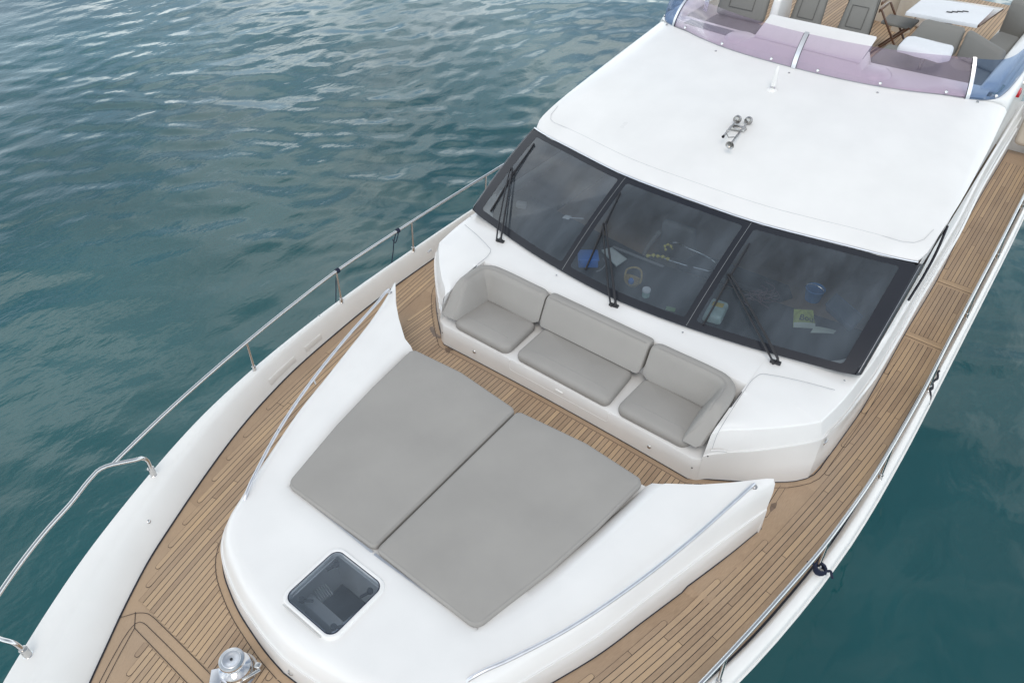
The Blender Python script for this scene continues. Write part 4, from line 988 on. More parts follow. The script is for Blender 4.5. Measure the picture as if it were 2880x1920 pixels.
# ------------------------------------------------------------------ interior behind the windscreen
def interior():
    bm = bmesh.new()
    X = np.linspace(-2.3, 2.3, 24)
    grid(bm, [[(x, float(wb_y(abs(x))) + .06, .66) for x in X], [(x, float(wb_y(abs(x))) + .12, .635) for x in X], [(x, 6.62 + .12 * abs(x), .62) for x in X], [(x, 6.66 + .12 * abs(x), .60) for x in X], [(x, 6.72 + .12 * abs(x), .10) for x in X], [(x, 6.74 + .12 * abs(x), -.5) for x in X]])
    link_bm('dashboard', bm, M['dash'], yacht)
    bm = bmesh.new(); rows = [[(x, y, -.5) for x in (-2.3, 2.3)] for y in (6.6, 10)]; grid(bm, rows); grid(bm, [[(x, 10, -.5) for x in (-2.3, 2.3)], [(x, 10, 1.7) for x in (-2.3, 2.3)]])
    for s in (-1, 1): grid(bm, [[(s * 2.32, y, -.5) for y in (6.35, 10)], [(s * 2.32, y, .60) for y in (6.35, 10)]])
    link_bm('saloon_lining', bm, M['dark'], yacht)
    bm = bmesh.new(); hexa(bm, [(.15, 6.70, .58), (1.35, 6.85, .58), (1.35, 7.4, .3), (.15, 7.35, .3)], [(.15, 6.72, .66), (1.35, 6.86, .66), (1.3, 7.2, .60), (.2, 7.15, .60)], .03, 3); link_bm('helm_console', bm, M['dash'], yacht)
    bm = bmesh.new(); tube(bm, spline([(-.13, 6.955, .66), (-.09, 7.06, .66), (.1, 7.06, .66), (.42, 7.02, .66), (.50, 6.98, .66), (.54, 6.88, .66), (.50, 6.80, .66)], 40), .007, 8); tube(bm, [(.33, 6.76, .66), (.50, 6.80, .66)], .006, 8); tube(bm, [(-.02, 6.70, .66), (.26, 6.74, .66)], .006, 8); link_bm('console_hand_rail', bm, M['chrome'], yacht)
    bm = bmesh.new(); hexa(bm, [(-.62, 6.54, .640), (.05, 6.56, .640), (.05, 6.60, .640), (-.62, 6.58, .640)], [(-.62, 6.54, .648), (.05, 6.56, .648), (.05, 6.60, .648), (-.62, 6.58, .648)], 0); link_bm('dash_ledge', bm, M['shade'], yacht)
    t = empty('helm_chair', (-.25, 7.5, -.5), yacht)
    bm = bmesh.new(); hexa(bm, [(-.50, 7.55, .05), (.02, 7.55, .05), (.0, 7.68, .05), (-.48, 7.68, .05)], [(-.45, 7.42, .62), (-.03, 7.46, .62), (-.03, 7.56, .64), (-.45, 7.53, .64)], .045, 4); link_bm('backrest', bm, M['fab'], t)
    bm = bmesh.new(); hexa(bm, [(-.56, 7.0, -.02), (-.02, 7.0, -.02), (-.02, 7.55, -.02), (-.54, 7.55, -.02)], [(-.54, 7.0, .1), (-.04, 7.0, .1), (-.04, 7.55, .1), (-.52, 7.55, .1)], .04, 3); link_bm('seat', bm, M['fabd'], t)
    bm = bmesh.new(); lathe(bm, [(.16, 0), (.15, .03), (.05, .05), (.045, .46), (.02, .47)], (-.28, 7.28, -.5), seg=20); link_bm('pedestal', bm, M['steel'], t)
    bm = bmesh.new(); tube(bm, [(-.42, 6.75, .0), (-.50, 7.2, .3), (-.47, 7.45, .45)], .03, 8); link_bm('chair_arm', bm, M['fab'], t)
interior()
Z = .642
def thing(name, at, label, cat, group=None):
    return tag(empty(name, at), label, cat, group)
# blue carry box
t = thing('carry_box', (-.68, 6.08, Z), 'bright blue plastic carry box on the dashboard behind the middle windscreen pane', 'box')
m = plain('blue plastic', (.012, .17, .62), .4)
bm = bmesh.new(); hexa(bm, [(-.70, 5.96, Z), (-.52, 6.10, Z), (-.64, 6.26, Z), (-.82, 6.12, Z)], [(-.69, 5.97, Z + .10), (-.53, 6.10, Z + .10), (-.64, 6.24, Z + .10), (-.80, 6.12, Z + .10)], .012, 3); link_bm('box_body', bm, m, t)
bm = bmesh.new(); hexa(bm, [(-.71, 5.955, Z + .102), (-.51, 6.10, Z + .102), (-.64, 6.265, Z + .102), (-.83, 6.12, Z + .102)], [(-.705, 5.965, Z + .118), (-.52, 6.10, Z + .118), (-.64, 6.255, Z + .118), (-.82, 6.12, Z + .118)], .006, 2); link_bm('box_lid', bm, m, t)
bm = bmesh.new(); tube(bm, spline([(-.50, 6.02, Z + .005), (-.46, 6.08, Z + .03), (-.47, 6.16, Z + .05), (-.53, 6.2, Z + .08)], 16), .006, 6); link_bm('carry_handle', bm, M['shade'], t)
# white tray
t = thing('serving_tray', (-.5, 6.38, Z), 'white tray lying on the dashboard between the blue box and the helm', 'tray')
m = plain('white plastic', (.62, .68, .66), .4)
bm = bmesh.new(); hexa(bm, [(-.37, 6.24, Z), (-.35, 6.42, Z), (-.60, 6.50, Z), (-.66, 6.39, Z)], [(-.36, 6.225, Z + .03), (-.335, 6.425, Z + .03), (-.605, 6.515, Z + .03), (-.675, 6.39, Z + .03)], .008, 2); link_bm('tray_body', bm, m, t)
bm = bmesh.new(); hexa(bm, [(-.39, 6.26, Z + .028), (-.37, 6.41, Z + .028), (-.60, 6.485, Z + .028), (-.65, 6.39, Z + .028)], [(-.39, 6.26, Z + .034), (-.37, 6.41, Z + .034), (-.60, 6.485, Z + .034), (-.65, 6.39, Z + .034)], .002, 1); link_bm('tray_base', bm, plain('tray liner', (.70, .74, .72)), t)
# wicker basket
t = thing('wicker_basket', (-.06, 6.06, Z), 'straw coloured handled basket on the dashboard, beside the white lidded jar', 'basket')
m = mat('straw', (.42, .30, .10), .8, var=.3, vscale=30, bump=.8, bscale=120)
bm = bmesh.new()
rows = []
for r, h in ((.05, 0), (.07, .02), (.092, .055), (.10, .075), (.094, .075), (.085, .055), (.06, .012), (.01, .008)):
    rows.append([(-.055 + r * math.cos(a) * 1.05, 6.07 + r * math.sin(a) * .9, Z + h + .014 * math.cos(2 * a) * (h / .07)) for a in np.linspace(0, 2 * math.pi, 28, endpoint=False)])
vs = grid(bm, rows, True); fan(bm, vs[0]); fan(bm, vs[-1]); link_bm('basket_bowl', bm, m, t)
bm = bmesh.new(); tube(bm, spline([(-.15, 6.06, Z + .07), (-.155, 6.09, Z + .15), (-.10, 6.12, Z + .19), (.0, 6.12, Z + .195), (.035, 6.09, Z + .14), (.04, 6.06, Z + .07)], 30), .011, 8); link_bm('basket_handle', bm, m, t)
bm = bmesh.new(); lathe(bm, [(.03, .02), (.034, .05), (.02, .075), (.002, .08)], (-.075, 6.07, Z), seg=14); tag(link_bm('blue_sachet', bm, M['blue plastic']), 'small blue sachet lying inside the straw basket', 'sachet')
# jar
t = thing('lidded_jar', (.165, 5.985, Z), 'small pale green jar with a white lid on the dashboard beside the straw basket', 'jar')
bm = bmesh.new(); lathe(bm, [(.036, 0), (.042, .006), (.042, .065), (.038, .075), (.01, .076)], (.165, 5.985, Z), seg=24); link_bm('jar_body', bm, plain('pale green glass', (.35, .55, .50), .2), t)
bm = bmesh.new(); lathe(bm, [(.043, .072), (.045, .076), (.045, .10), (.042, .104), (.004, .105)], (.165, 5.985, Z), seg=24); link_bm('jar_lid', bm, M['cloth'], t)
# carton bundle
t = thing('plastic_wrapped_pack', (.90, 6.17, Z), 'translucent pale green wrapped pack behind the right-hand windscreen wiper', 'pack')
m = mat('translucent wrapping', (.42, .55, .53), .25, var=.15, vscale=12, bump=.8, bscale=22)
bm = bmesh.new(); hexa(bm, [(.83, 5.97, Z), (1.03, 6.02, Z), (.97, 6.36, Z), (.77, 6.32, Z)], [(.84, 6.0, Z + .09), (1.01, 6.04, Z + .10), (.96, 6.33, Z + .09), (.79, 6.30, Z + .10)], .03, 4); link_bm('pack_body', bm, m, t)
bm = bmesh.new(); hexa(bm, [(.84, 6.17, Z + .095), (.95, 6.20, Z + .095), (.94, 6.26, Z + .095), (.83, 6.23, Z + .095)], [(.84, 6.17, Z + .106), (.95, 6.20, Z + .106), (.94, 6.26, Z + .106), (.83, 6.23, Z + .106)], .002, 1); link_bm('pack_label', bm, plain('yellow paper', (.55, .42, .08)), t)
# snack bag with lettering
t = thing('snack_bag', (1.76, 6.62, Z), 'yellow green snack bag lettered Bou on the right end of the dashboard', 'bag')
m = mat('yellow green foil', (.34, .40, .07), .35, var=.25, vscale=14, bump=.6, bscale=20)
BR, BU = Vector((.80, .60, -.06)).normalized(), Vector((-.40, .50, .72)).normalized(); BN = BR.cross(BU).normalized(); BC = Vector((1.725, 6.53, Z + .005))
def bagp(u, v, off=0): # u -1..1 across, v 0..1 up
    w = .115 * (1 - .12 * v + .05 * math.sin(3.1 * v)) * math.sqrt(max(.04, 1 - (max(0, v - .30) / .74) ** 2.4)); puff = .040 * max(0, 1 - u * u) ** .7 * math.sin(math.pi * min(1, .12 + v * .85)) ** .8
    return BC + BR * (u * w) + BU * (.19 * v - .02 * u * u * v) + BN * (puff + off + .004 * math.sin(7 * u + 5 * v))
bm = bmesh.new(); grid(bm, [[bagp(u, v) for u in np.linspace(-1, 1, 17)] for v in np.linspace(0, 1, 11)]); grid(bm, [[BC + BR * (u * .115 * (1 - .12 * v)) + BU * .19 * v - BN * .012 for u in np.linspace(-1, 1, 17)] for v in np.linspace(0, 1, 11)]); link_bm('bag_body', bm, m, t, ang=80)
bm = bmesh.new(); grid(bm, [[bagp(u, v, .0015) for u in np.linspace(-.98, .98, 15)] for v in np.linspace(.0, .30, 5)]); grid(bm, [[(1.80 + .2 * u, 6.56 + .10 * u + .05 * v, Z + .004 + .012 * math.sin(3 * u + v)) for u in np.linspace(0, 1, 8)] for v in np.linspace(-1, 1, 5)]); link_bm('bag_hem', bm, plain('pale foil', (.58, .64, .56)), t, ang=80)
fc = bpy.data.curves.new('lettering', 'FONT'); fc.body = 'Bou'; fc.size = .1; fc.shear = .12; fc.offset = .002; fc.resolution_u = 4
fo = bpy.data.objects.new('lettering', fc); COL.objects.link(fo); bpy.context.view_layer.update()
me = bpy.data.meshes.new_from_object(fo.evaluated_get(bpy.context.evaluated_depsgraph_get())); bpy.data.objects.remove(fo)
me.materials.append(plain('dark green ink', (.008, .03, .012)))
b2 = bmesh.new(); b2.from_mesh(me); bmesh.ops.subdivide_edges(b2, edges=[e for e in b2.edges if e.calc_length() > .02], cuts=3); bmesh.ops.triangulate(b2, faces=b2.faces); b2.to_mesh(me); b2.free()
xm = max(v.co.x for v in me.vertices)
for v in me.vertices: v.co = bagp(-.62 + 1.34 * v.co.x / xm, .45 + v.co.y * 4.4 - .1 * v.co.x / xm, .004) - BC
put(bpy.data.objects.new('lettering', me), t, BC)
# blue bucket, wire coil, storage crate, gloves
t = thing('blue_bucket', (1.6, 7.1, .60), 'round blue bucket at the back of the dashboard behind the right-hand pane', 'bucket')
bm = bmesh.new(); lathe(bm, [(.08, 0), (.10, .14), (.105, .145), (.10, .15), (.078, .02), (.01, .015)], (1.60, 7.08, .62), seg=24); link_bm('bucket_body', bm, plain('light blue plastic', (.05, .20, .45)), t)
bm = bmesh.new(); tube(bm, [(1.60 + .105 * math.cos(a), 7.08 - .03, .765 + .06 * math.sin(a)) for a in np.linspace(0, math.pi, 12)], .004, 6); link_bm('bucket_handle', bm, M['steel'], t)
bm = bmesh.new(); rr = random.Random(5)
for k in range(22):
    a0 = rr.uniform(0, 6.28); L = rr.uniform(.05, .13); p = Vector((1.16 + rr.uniform(-.09, .09), 6.70 + rr.uniform(-.1, .1), Z + rr.uniform(.004, .05)))
    tube(bm, spline([p, p + Vector((math.cos(a0) * L, math.sin(a0) * L, rr.uniform(-.0, .03))), p + Vector((math.cos(a0 + .8) * L * 1.6, math.sin(a0 + .8) * L * 1.6, 0))], 8), .004, 5)
tag(link_bm('cable_tangle', bm, plain('purple brown cable', (.16, .09, .10))), 'tangled bundle of brown cable on the dashboard behind the right-hand pane', 'cables')
t = thing('storage_crate', (1.95, 6.95, .60), 'dark blue shallow crate at the right end of the dashboard behind the snack bag', 'crate')
bm = bmesh.new(); hexa(bm, [(1.78, 6.98, .62), (2.12, 6.78, .62), (2.14, 7.0, .62), (1.80, 7.2, .62)], [(1.77, 6.97, .70), (2.13, 6.76, .70), (2.15, 7.01, .70), (1.79, 7.22, .70)], .008, 2); link_bm('crate_body', bm, plain('slate blue plastic', (.04, .075, .13)), t)
bm = bmesh.new(); tube(bm, [(1.77, 6.97, .702), (2.13, 6.76, .702), (2.15, 7.01, .702), (1.79, 7.22, .702), (1.77, 6.97, .702)], .008, 6); link_bm('crate_rim', bm, M['slate blue plastic'], t)
bm = bmesh.new(); tube(bm, spline([(-.20, 6.62, .66), (-.12, 6.63, .70), (-.10, 6.68, .67), (-.02, 6.67, .70), (.03, 6.72, .66)], 22), [.014 + .01 * math.sin(k * 1.3) for k in range(22)], 8)
tag(link_bm('work_glove', bm, plain('yellow cloth', (.62, .55, .16), .8)), 'crumpled yellow glove lying below the chrome rail of the helm', 'glove')
bm = bmesh.new(); tube(bm, spline([(-.07, 6.84, .67), (-.11, 6.88, .70), (-.08, 6.93, .70), (-.02, 6.90, .68)], 16), [.012 + .007 * math.sin(k * 1.7) for k in range(16)], 8)
tag(link_bm('yellow_strap', bm, M['yellow cloth']), 'short yellow strap looped on the end of the chrome helm rail', 'strap')
bm = bmesh.new(); box(bm, (.49, 5.95, Z + .008), (.10, .06, .016), .004, rz=.3); tag(link_bm('green_packet', bm, plain('green paper', (.16, .30, .10))), 'tiny green packet low in the middle windscreen pane', 'packet')
bm = bmesh.new(); box(bm, (-2.0, 6.60, Z + .03), (.13, .09, .07), .015, rz=.4); tag(link_bm('switch_box', bm, M['shade']), 'small grey box at the left end of the dashboard', 'box')
bm = bmesh.new(); hexa(bm, [(-1.45, 6.70, .64), (-1.36, 6.72, .64), (-1.36, 6.80, .64), (-1.45, 6.78, .64)], [(-1.44, 6.71, .66), (-1.37, 6.73, .66), (-1.37, 6.79, .66), (-1.44, 6.77, .66)], .006, 2); tube(bm, [(-1.36, 6.75, .655), (-1.22, 6.84, .655)], .006, 6)
tag(link_bm('hand_lamp', bm, M['cloth']), 'small white hand lamp with thin handle behind the left windscreen pane', 'lamp')

# ------------------------------------------------------------------ flybridge
FZ = 1.50
def flybridge():
    # base curve of the screen (half), then its top
    B = [(0, 9.592, 1.968), (.3, 9.60, 1.968), (.7, 9.635, 1.966), (1.034, 9.70, 1.962), (1.40, 9.82, 1.956), (1.72, 9.965, 1.948), (1.99, 10.07, 1.932), (2.13, 10.165, 1.925), (2.215, 10.285, 1.925), (2.262, 10.50, 1.93), (2.285, 10.80, 1.94), (2.30, 11.35, 1.955), (2.30, 12.2, 1.97)]
    Tp = [(0, 9.79, 2.335), (.3, 9.80, 2.335), (.68, 9.84, 2.335), (1.0, 9.905, 2.335), (1.36, 10.02, 2.335), (1.67, 10.155, 2.335), (1.925, 10.255, 2.335), (2.055, 10.33, 2.335), (2.135, 10.43, 2.335), (2.19, 10.60, 2.335), (2.225, 10.85, 2.335), (2.25, 11.35, 2.30), (2.262, 12.2, 2.20)]
    Bs, Ts = spline(B, 100), spline(Tp, 100); ip = int(np.argmin(np.abs(Bs[:, 0] - 1.985) + (Bs[:, 1] > 10.1) * 9))
    root = empty('flybridge_windscreen', (0, 9.6, 1.97), yacht)
    def row(i, s, v, out=0):
        b, t = Bs[i], Ts[i]; p = b * (1 - v) + t * v; tn = Bs[min(i + 1, 99)] - Bs[max(i - 1, 0)]; nx, ny = tn[1], -tn[0]; L = math.hypot(nx, ny)
        k = (.045 * 4 * v * (1 - v) + out) / L
        return (s * (p[0] + nx * k), p[1] + ny * k, p[2] + out * .3)
    VV = np.linspace(0, 1, 9)
    for s in (-1, 1):
        bm = bmesh.new(); grid(bm, [[row(i, s, v) for v in VV] for i in range(0, ip + 1)]); link_bm('lavender_panel', bm, M['lav'], root)
        bm = bmesh.new(); grid(bm, [[row(i, s, v) for v in VV] for i in range(ip, 100)]); link_bm('blue_side_panel', bm, M['blu'], root)
        bm = bmesh.new(); a, b = ip - 1, ip
        grid(bm, [[row(i, s, v, .006) for v in np.linspace(-.02, 1.03, 12)] for i in (a, b)]); grid(bm, [[row(i, s, v, .012) for v in np.linspace(-.02, 1.03, 12)] for i in (a, b)]); grid(bm, [[row(a, s, v, o) for v in np.linspace(-.02, 1.03, 12)] for o in (.006, .012)]); grid(bm, [[row(b, s, v, o) for v in np.linspace(-.02, 1.03, 12)] for o in (.006, .012)])
        link_bm('post_strip', bm, M['alu'], root)
        bm = bmesh.new(); tube(bm, [row(a, s, v, .008) for v in np.linspace(0, 1, 12)], .0055, 6); link_bm('post_gasket', bm, M['rubber'], root)
        bm = bmesh.new(); tube(bm, [row(i, s, 0, .004) for i in range(0, 100, 2)], .004, 6); link_bm('base_gasket', bm, M['shade'], root)
        for x in (.295, 1.034, 1.716):
            i = int(np.argmin(np.abs(Bs[:ip, 0] - x))); p = Vector(row(i, s, .10, .006)); bm = bmesh.new(); lathe(bm, [(.02, 0), (.02, .010), (.014, .016), (.002, .017)], p, (0, -.9, .3), 14); link_bm('screen_bolt', bm, M['steel'], root)
        i = int(np.argmin(np.hypot(Bs[:, 0] - 2.2, Bs[:, 1] - 10.26))); bm = bmesh.new(); lathe(bm, [(.02, 0), (.02, .010), (.014, .016), (.002, .017)], Vector(row(i, s, .10, .006)), (s * .7, -.7, .2), 14); link_bm('screen_bolt', bm, M['steel'], root)
    bm = bmesh.new()
    for o in (.006, .013): grid(bm, [[(x, row(0, 1, v, o)[1], row(0, 1, v, o)[2]) for v in np.linspace(-.02, 1.04, 12)] for x in (-.028, .028)])
    for x in (-.028, .028): grid(bm, [[(x, row(0, 1, v, o)[1], row(0, 1, v, o)[2]) for v in np.linspace(-.02, 1.04, 12)] for o in (.006, .013)])
    link_bm('post_strip', bm, M['alu'], root)
    bm = bmesh.new()
    for x in (-.030, .030): tube(bm, [(x, row(0, 1, v, .009)[1], row(0, 1, v, .009)[2]) for v in np.linspace(0, 1, 12)], .005, 6)
    link_bm('post_gasket', bm, M['rubber'], root)
    for s in (-1, 1):
        bm = bmesh.new(); rows = []
        Q = [np.array(roof_pt(x, 1.0)) for x in (1.90, 1.95)] + [p for p in Bs if p[1] > 10.0 and p[0] > 1.985]
        for p in Q:
            y = p[1]; ye_ = max(10.42 + .3 * max(0, y - 10.05), y + .02); e = np.array([float(r_xe(ye_)), ye_, float(r_ze(ye_)) + .004])
            r = [(s * (p[0] - .06), p[1] + .03, p[2] - .012)]
            for t in (0, .2, .42, .62, .8, .92, 1.0):
                r.append((s * (p[0] * (1 - t) + e[0] * t), p[1] + (e[1] - p[1]) * t ** 1.3, p[2] + .004 + (e[2] - p[2]) * (1 - (1 - t ** 2.0) ** (1 / 1.6))))
            r.append((s * (e[0] - .004), e[1] + .01, e[2] - .03)); rows.append(r)
        grid(bm, rows); link_bm('coaming_edge', bm, M['gel'], yacht, ang=60)
    # dash behind the screen, coamings and teak sole
    bm = bmesh.new()
    for s in (-1, 1):
        R = [[], [], [], [], []]
        for x in np.linspace(0, 2.12, 24):
            y0 = float(scr(min(x, 2.1))); yb = 10.30 if x > .78 else 10.30
            for k, (yy, z) in enumerate(((y0 + .015, 1.95), (y0 + .04, 1.972), (y0 * .4 + yb * .6, 1.985), (yb + .02 + .12 * (x / 2) ** 2, 1.975), (yb + .05 + .12 * (x / 2) ** 2, FZ - .02))): R[k].append((s * x, yy, z))
        grid(bm, R)
        Y = np.linspace(10.75, 13.6, 16)
        grid(bm, [[(s * (float(r_xe(y)) - .05), y, float(r_ze(y)) + .01) for y in Y], [(s * (float(r_xe(y)) - .10), y, float(r_ze(y)) * .3 + 1.96 * .7) for y in Y], [(s * 2.12, y, 1.965) for y in Y], [(s * 2.06, y, 1.94) for y in Y], [(s * 2.05, y, FZ - .02) for y in Y]])
    link_bm('flybridge_coaming', bm, M['gelw'], yacht, ang=40)
    bm = bmesh.new(); uvl = bm.loops.layers.uv.new('UVMap'); tone = bm.faces.layers.float.new('tone'); rs = random.Random(11)
    for k in range(-40, 41):
        x = k * .05
        for a, b, mi, z, h in ((10.3, 15.5, 1, FZ, .025), (10.3, 15.5, 0, FZ + .002, .0215)):
            pts = [(x - h, a, z), (x + h, a, z), (x + h, b, z), (x - h, b, z)]; f = bm.faces.new([bm.verts.new(p) for p in pts]); f.material_index = mi; f[tone] = rs.random()
            o = rs.uniform(0, 30)
            for l, p in zip(f.loops, pts): l[uvl].uv = (p[0] + o, p[1])
    link_bm('flybridge_teak_sole', bm, [M['teak'], M['caulk']], yacht, smooth=False, weld=False)
    # instrument hood: a tilted panel on two cheeks, rounded pods either side
    root = empty('instrument_hood', (0, 10.1, 2.0), yacht)
    bm = bmesh.new(); hexa(bm, [(-.72, 9.93, 2.085), (.69, 9.90, 2.085), (.70, 10.34, 2.265), (-.70, 10.30, 2.265)], [(-.71, 9.94, 2.115), (.68, 9.91, 2.115), (.69, 10.35, 2.295), (-.69, 10.31, 2.295)], .012, 3); link_bm('hood_panel', bm, M['gel'], root)
    for x in (.655,):
        bm = bmesh.new(); hexa(bm, [(x, 9.96, 1.97), (x + .03, 9.96, 1.97), (x + .03, 10.26, 1.97), (x, 10.26, 1.97)], [(x, 9.96, 2.09), (x + .03, 9.96, 2.09), (x + .03, 10.30, 2.25), (x, 10.30, 2.25)], .006, 1); link_bm('hood_cheek', bm, M['shade'], root)
    bm = bmesh.new(); hexa(bm, [(-.95, 9.80, 1.96), (.85, 9.76, 1.96), (.75, 10.28, 1.96), (-.8, 10.28, 1.96)], [(-.70, 9.94, 2.09), (.65, 9.91, 2.09), (.65, 10.26, 2.23), (-.68, 10.24, 2.23)], .03, 4); link_bm('hood_body', bm, M['gelw'], root)
    for x, y in ((-.93, 10.06), (.86, 10.0)):
        bm = bmesh.new(); lathe(bm, [(.23, 0), (.215, .035), (.18, .065), (.12, .085), (.05, .092), (.002, .093)], (x, y, 1.96), seg=26); link_bm('instrument_pod', bm, M['gelw'], yacht)
    bm = bmesh.new(); hexa(bm, [(-1.85, 10.12, 1.972), (-1.05, 10.02, 1.982), (-1.05, 10.24, 1.985), (-1.82, 10.3, 1.978)], [(-1.84, 10.13, 1.99), (-1.06, 10.03, 1.998), (-1.06, 10.23, 2.002), (-1.81, 10.29, 1.996)], .008, 2); link_bm('dark_dash_cover', bm, M['shade'], yacht)
    for s in (-1, 1):
        bm = bmesh.new(); hexa(bm, [(s * 1.98, 10.30, 1.93), (s * 2.20, 10.42, 1.93), (s * 2.22, 13.5, 1.93), (s * 2.02, 13.5, 1.93)][::s], [(s * 2.03, 10.38, 2.05), (s * 2.17, 10.48, 2.05), (s * 2.20, 13.5, 2.08), (s * 2.08, 13.5, 2.08)][::s], .035, 4); link_bm('coaming_bolster', bm, M['gelw'], yacht)
    # helm seats
    def fly_seat(x0, x1, y, z0, z1, lab=None, waist=.06):
        r = empty('flybridge_helm_seat', ((x0 + x1) / 2, y, FZ), yacht); w = x1 - x0
        bm = bmesh.new(); hexa(bm, [(x0 + waist * .3, y, z0), (x1 - waist * .3, y, z0), (x1 - waist * .3, y + .15, z0), (x0 + waist * .3, y + .15, z0)], [(x0 + waist, y + .26, z1), (x1 - waist, y + .26, z1), (x1 - waist, y + .36, z1), (x0 + waist, y + .36, z1)], .074, 6); link_bm('backrest', bm, M['fabd'], r, ang=60)
        bm = bmesh.new(); q = lambda fx, fz: Vector((x0 + w * fx, y + .26 * (fz - .0) - .006, z0 + (z1 - z0) * fz))
        tube(bm, [q(.27, .22), q(.27, .62), q(.73, .62), q(.73, .22), q(.27, .22)], .006, 6); link_bm('inset_seam', bm, M['inset'], r)
        bm = bmesh.new(); hexa(bm, [(x0, y - .45, z0 - .14), (x1, y - .45, z0 - .14), (x1, y + .1, z0 - .14), (x0, y + .1, z0 - .14)], [(x0 + .01, y - .45, z0), (x1 - .01, y - .45, z0), (x1 - .01, y + .1, z0), (x0 + .01, y + .1, z0)], .05, 4); link_bm('seat_pad', bm, M['fabd'], r)
        bm = bmesh.new(); lathe(bm, [(.16, 0), (.15, .03), (.06, .05), (.055, z0 - .14 - FZ), (.02, z0 - .13 - FZ)], ((x0 + x1) / 2, y - .2, FZ), seg=18); link_bm('pedestal', bm, M['gelw'], r)
    fly_seat(-1.78, -1.00, 10.92, 1.90, 2.58, waist=.05)
    fly_seat(-.80, -.30, 11.25, 1.86, 2.50)
    fly_seat(-.12, .36, 11.30, 1.86, 2.50)
    bm = bmesh.new()
    for k in range(3): tube(bm, [(-1.83 - .03 * k, 10.80 + .02 * k, 1.96), (-1.83 - .03 * k, 10.95 + .02 * k, 2.5)], .011, 8)
    link_bm('grab_bars', bm, M['steel'], yacht)
    bm = bmesh.new(); hexa(bm, [(-.99, 10.9, FZ), (-.84, 10.9, FZ), (-.84, 11.6, FZ), (-.99, 11.6, FZ)], [(-.97, 11.05, 2.25), (-.86, 11.05, 2.25), (-.86, 11.55, 2.45), (-.97, 11.55, 2.45)], .05, 4); link_bm('seat_side_moulding', bm, M['gel'], yacht)
    bm = bmesh.new(); hexa(bm, [(-.34, 12.3, FZ), (.1, 12.3, FZ), (.1, 12.5, FZ), (-.34, 12.5, FZ)], [(-.30, 12.35, 2.1), (.12, 12.45, 2.3), (.12, 12.5, 2.3), (-.30, 12.45, 2.1)], .02, 2); link_bm('stair_guard', bm, M['dark'], yacht)
    bm = bmesh.new(); lathe(bm, [(.36, 0), (.35, .35), (.34, .55), (.37, .58), (.37, .64), (.3, .66)], (-.02, 13.75, FZ), seg=30); link_bm('bar_counter', bm, M['cream'], yacht)
    bm = bmesh.new(); lathe(bm, [(.14, 0), (.13, .5), (.125, .95), (.02, .96)], (.36, 13.2, FZ), seg=24); link_bm('column', bm, M['cream'], yacht)
    bm = bmesh.new(); box(bm, (.62, 13.6, FZ + .4), (.3, .3, .8), .05); link_bm('white_locker', bm, M['gel'], yacht)
    # dining table with its cloth
    t = thing('dining_table', (1.1, 12.25, FZ), 'varnished teak table on the flybridge, its top mostly under a white cloth', 'table')
    bm = bmesh.new(); hexa(bm, [(.66, 11.80, 2.165), (1.56, 11.88, 2.165), (1.66, 12.80, 2.165), (.68, 12.66, 2.165)], [(.66, 11.80, 2.20), (1.56, 11.88, 2.20), (1.66, 12.80, 2.20), (.68, 12.66, 2.20)], .008, 2); link_bm('table_top', bm, M['wood'], t)
    bm = bmesh.new(); lathe(bm, [(.2, 0), (.19, .03), (.06, .06), (.055, .66), (.1, .665)], (1.12, 12.25, FZ), seg=20); link_bm('table_pedestal', bm, M['wood'], t)
    bm = bmesh.new(); bmz = lambda u, v: 2.204 + .0015 * math.sin(9 * u + 4 * v)
    rows = [[(.64 + .90 * u + .02 * v, 11.785 + .075 * u + (.80 + .03 * u) * v, bmz(u, v)) for u in np.linspace(0, 1, 14)] for v in np.linspace(0, 1, 12)]
    fr = [[(p[0], p[1] - .004, p[2] - d) for p in rows[0]] for d in (.045, .02)]; grid(bm, fr + rows)
    sd = [[(r[0][0] - .004, r[0][1], r[0][2] - d) for r in rows] for d in (0, .06)]; grid(bm, sd); 
    tag(link_bm('tablecloth', bm, M['cloth'], None, ang=50), 'white cloth spread over the teak flybridge table', 'tablecloth')
    for k in range(4):  # dark bars stand in for the four slots in the cloth
        bm = bmesh.new(); hexa(bm, [(1.095 + .055 * k - .02, 12.10 + .055 * k, 2.2065), (1.15 + .055 * k, 12.115 + .055 * k, 2.2065), (1.15 + .055 * k, 12.14 + .055 * k, 2.2065), (1.095 + .055 * k - .02, 12.125 + .055 * k, 2.2065)], [(1.095 + .055 * k - .02, 12.10 + .055 * k, 2.216), (1.15 + .055 * k, 12.115 + .055 * k, 2.216), (1.15 + .055 * k, 12.14 + .055 * k, 2.216), (1.095 + .055 * k - .02, 12.125 + .055 * k, 2.216)], .003, 1)
        tag(link_bm('cloth_slot_bar', bm, M['black']), 'small dark bar, one of four lying in a row on the white tablecloth', 'dark bar', 'dark bars on the tablecloth')
    # covered side table in front of the lounge seat
    t = thing('side_table', (1.2, 10.78, FZ), 'small pedestal table on the flybridge wrapped in a white fitted cover', 'table')
    bm = bmesh.new(); lathe(bm, [(.12, 0), (.11, .02), (.028, .03), (.028, .62)], (1.22, 10.76, FZ), seg=18); link_bm('table_pole', bm, M['steel'], t)
    bm = bmesh.new(); P = rounded([(.92, 10.58), (1.45, 10.53), (1.53, 10.66), (1.49, 10.96), (.99, 11.0), (.91, 10.92)], .05); q = resample(P, .02)
    rows = [[(x, y, 2.09 - .003 * math.sin(23 * x)) for x, y in inset(q, -.004)], [(x, y, 2.12) for x, y in inset(q, -.008)], [(x, y, 2.165) for x, y in q], [(x, y, 2.185) for x, y in inset(q, .02)], [(x, y, 2.19 + .004 * math.sin(17 * x + 9 * y)) for x, y in inset(q, .045)]]
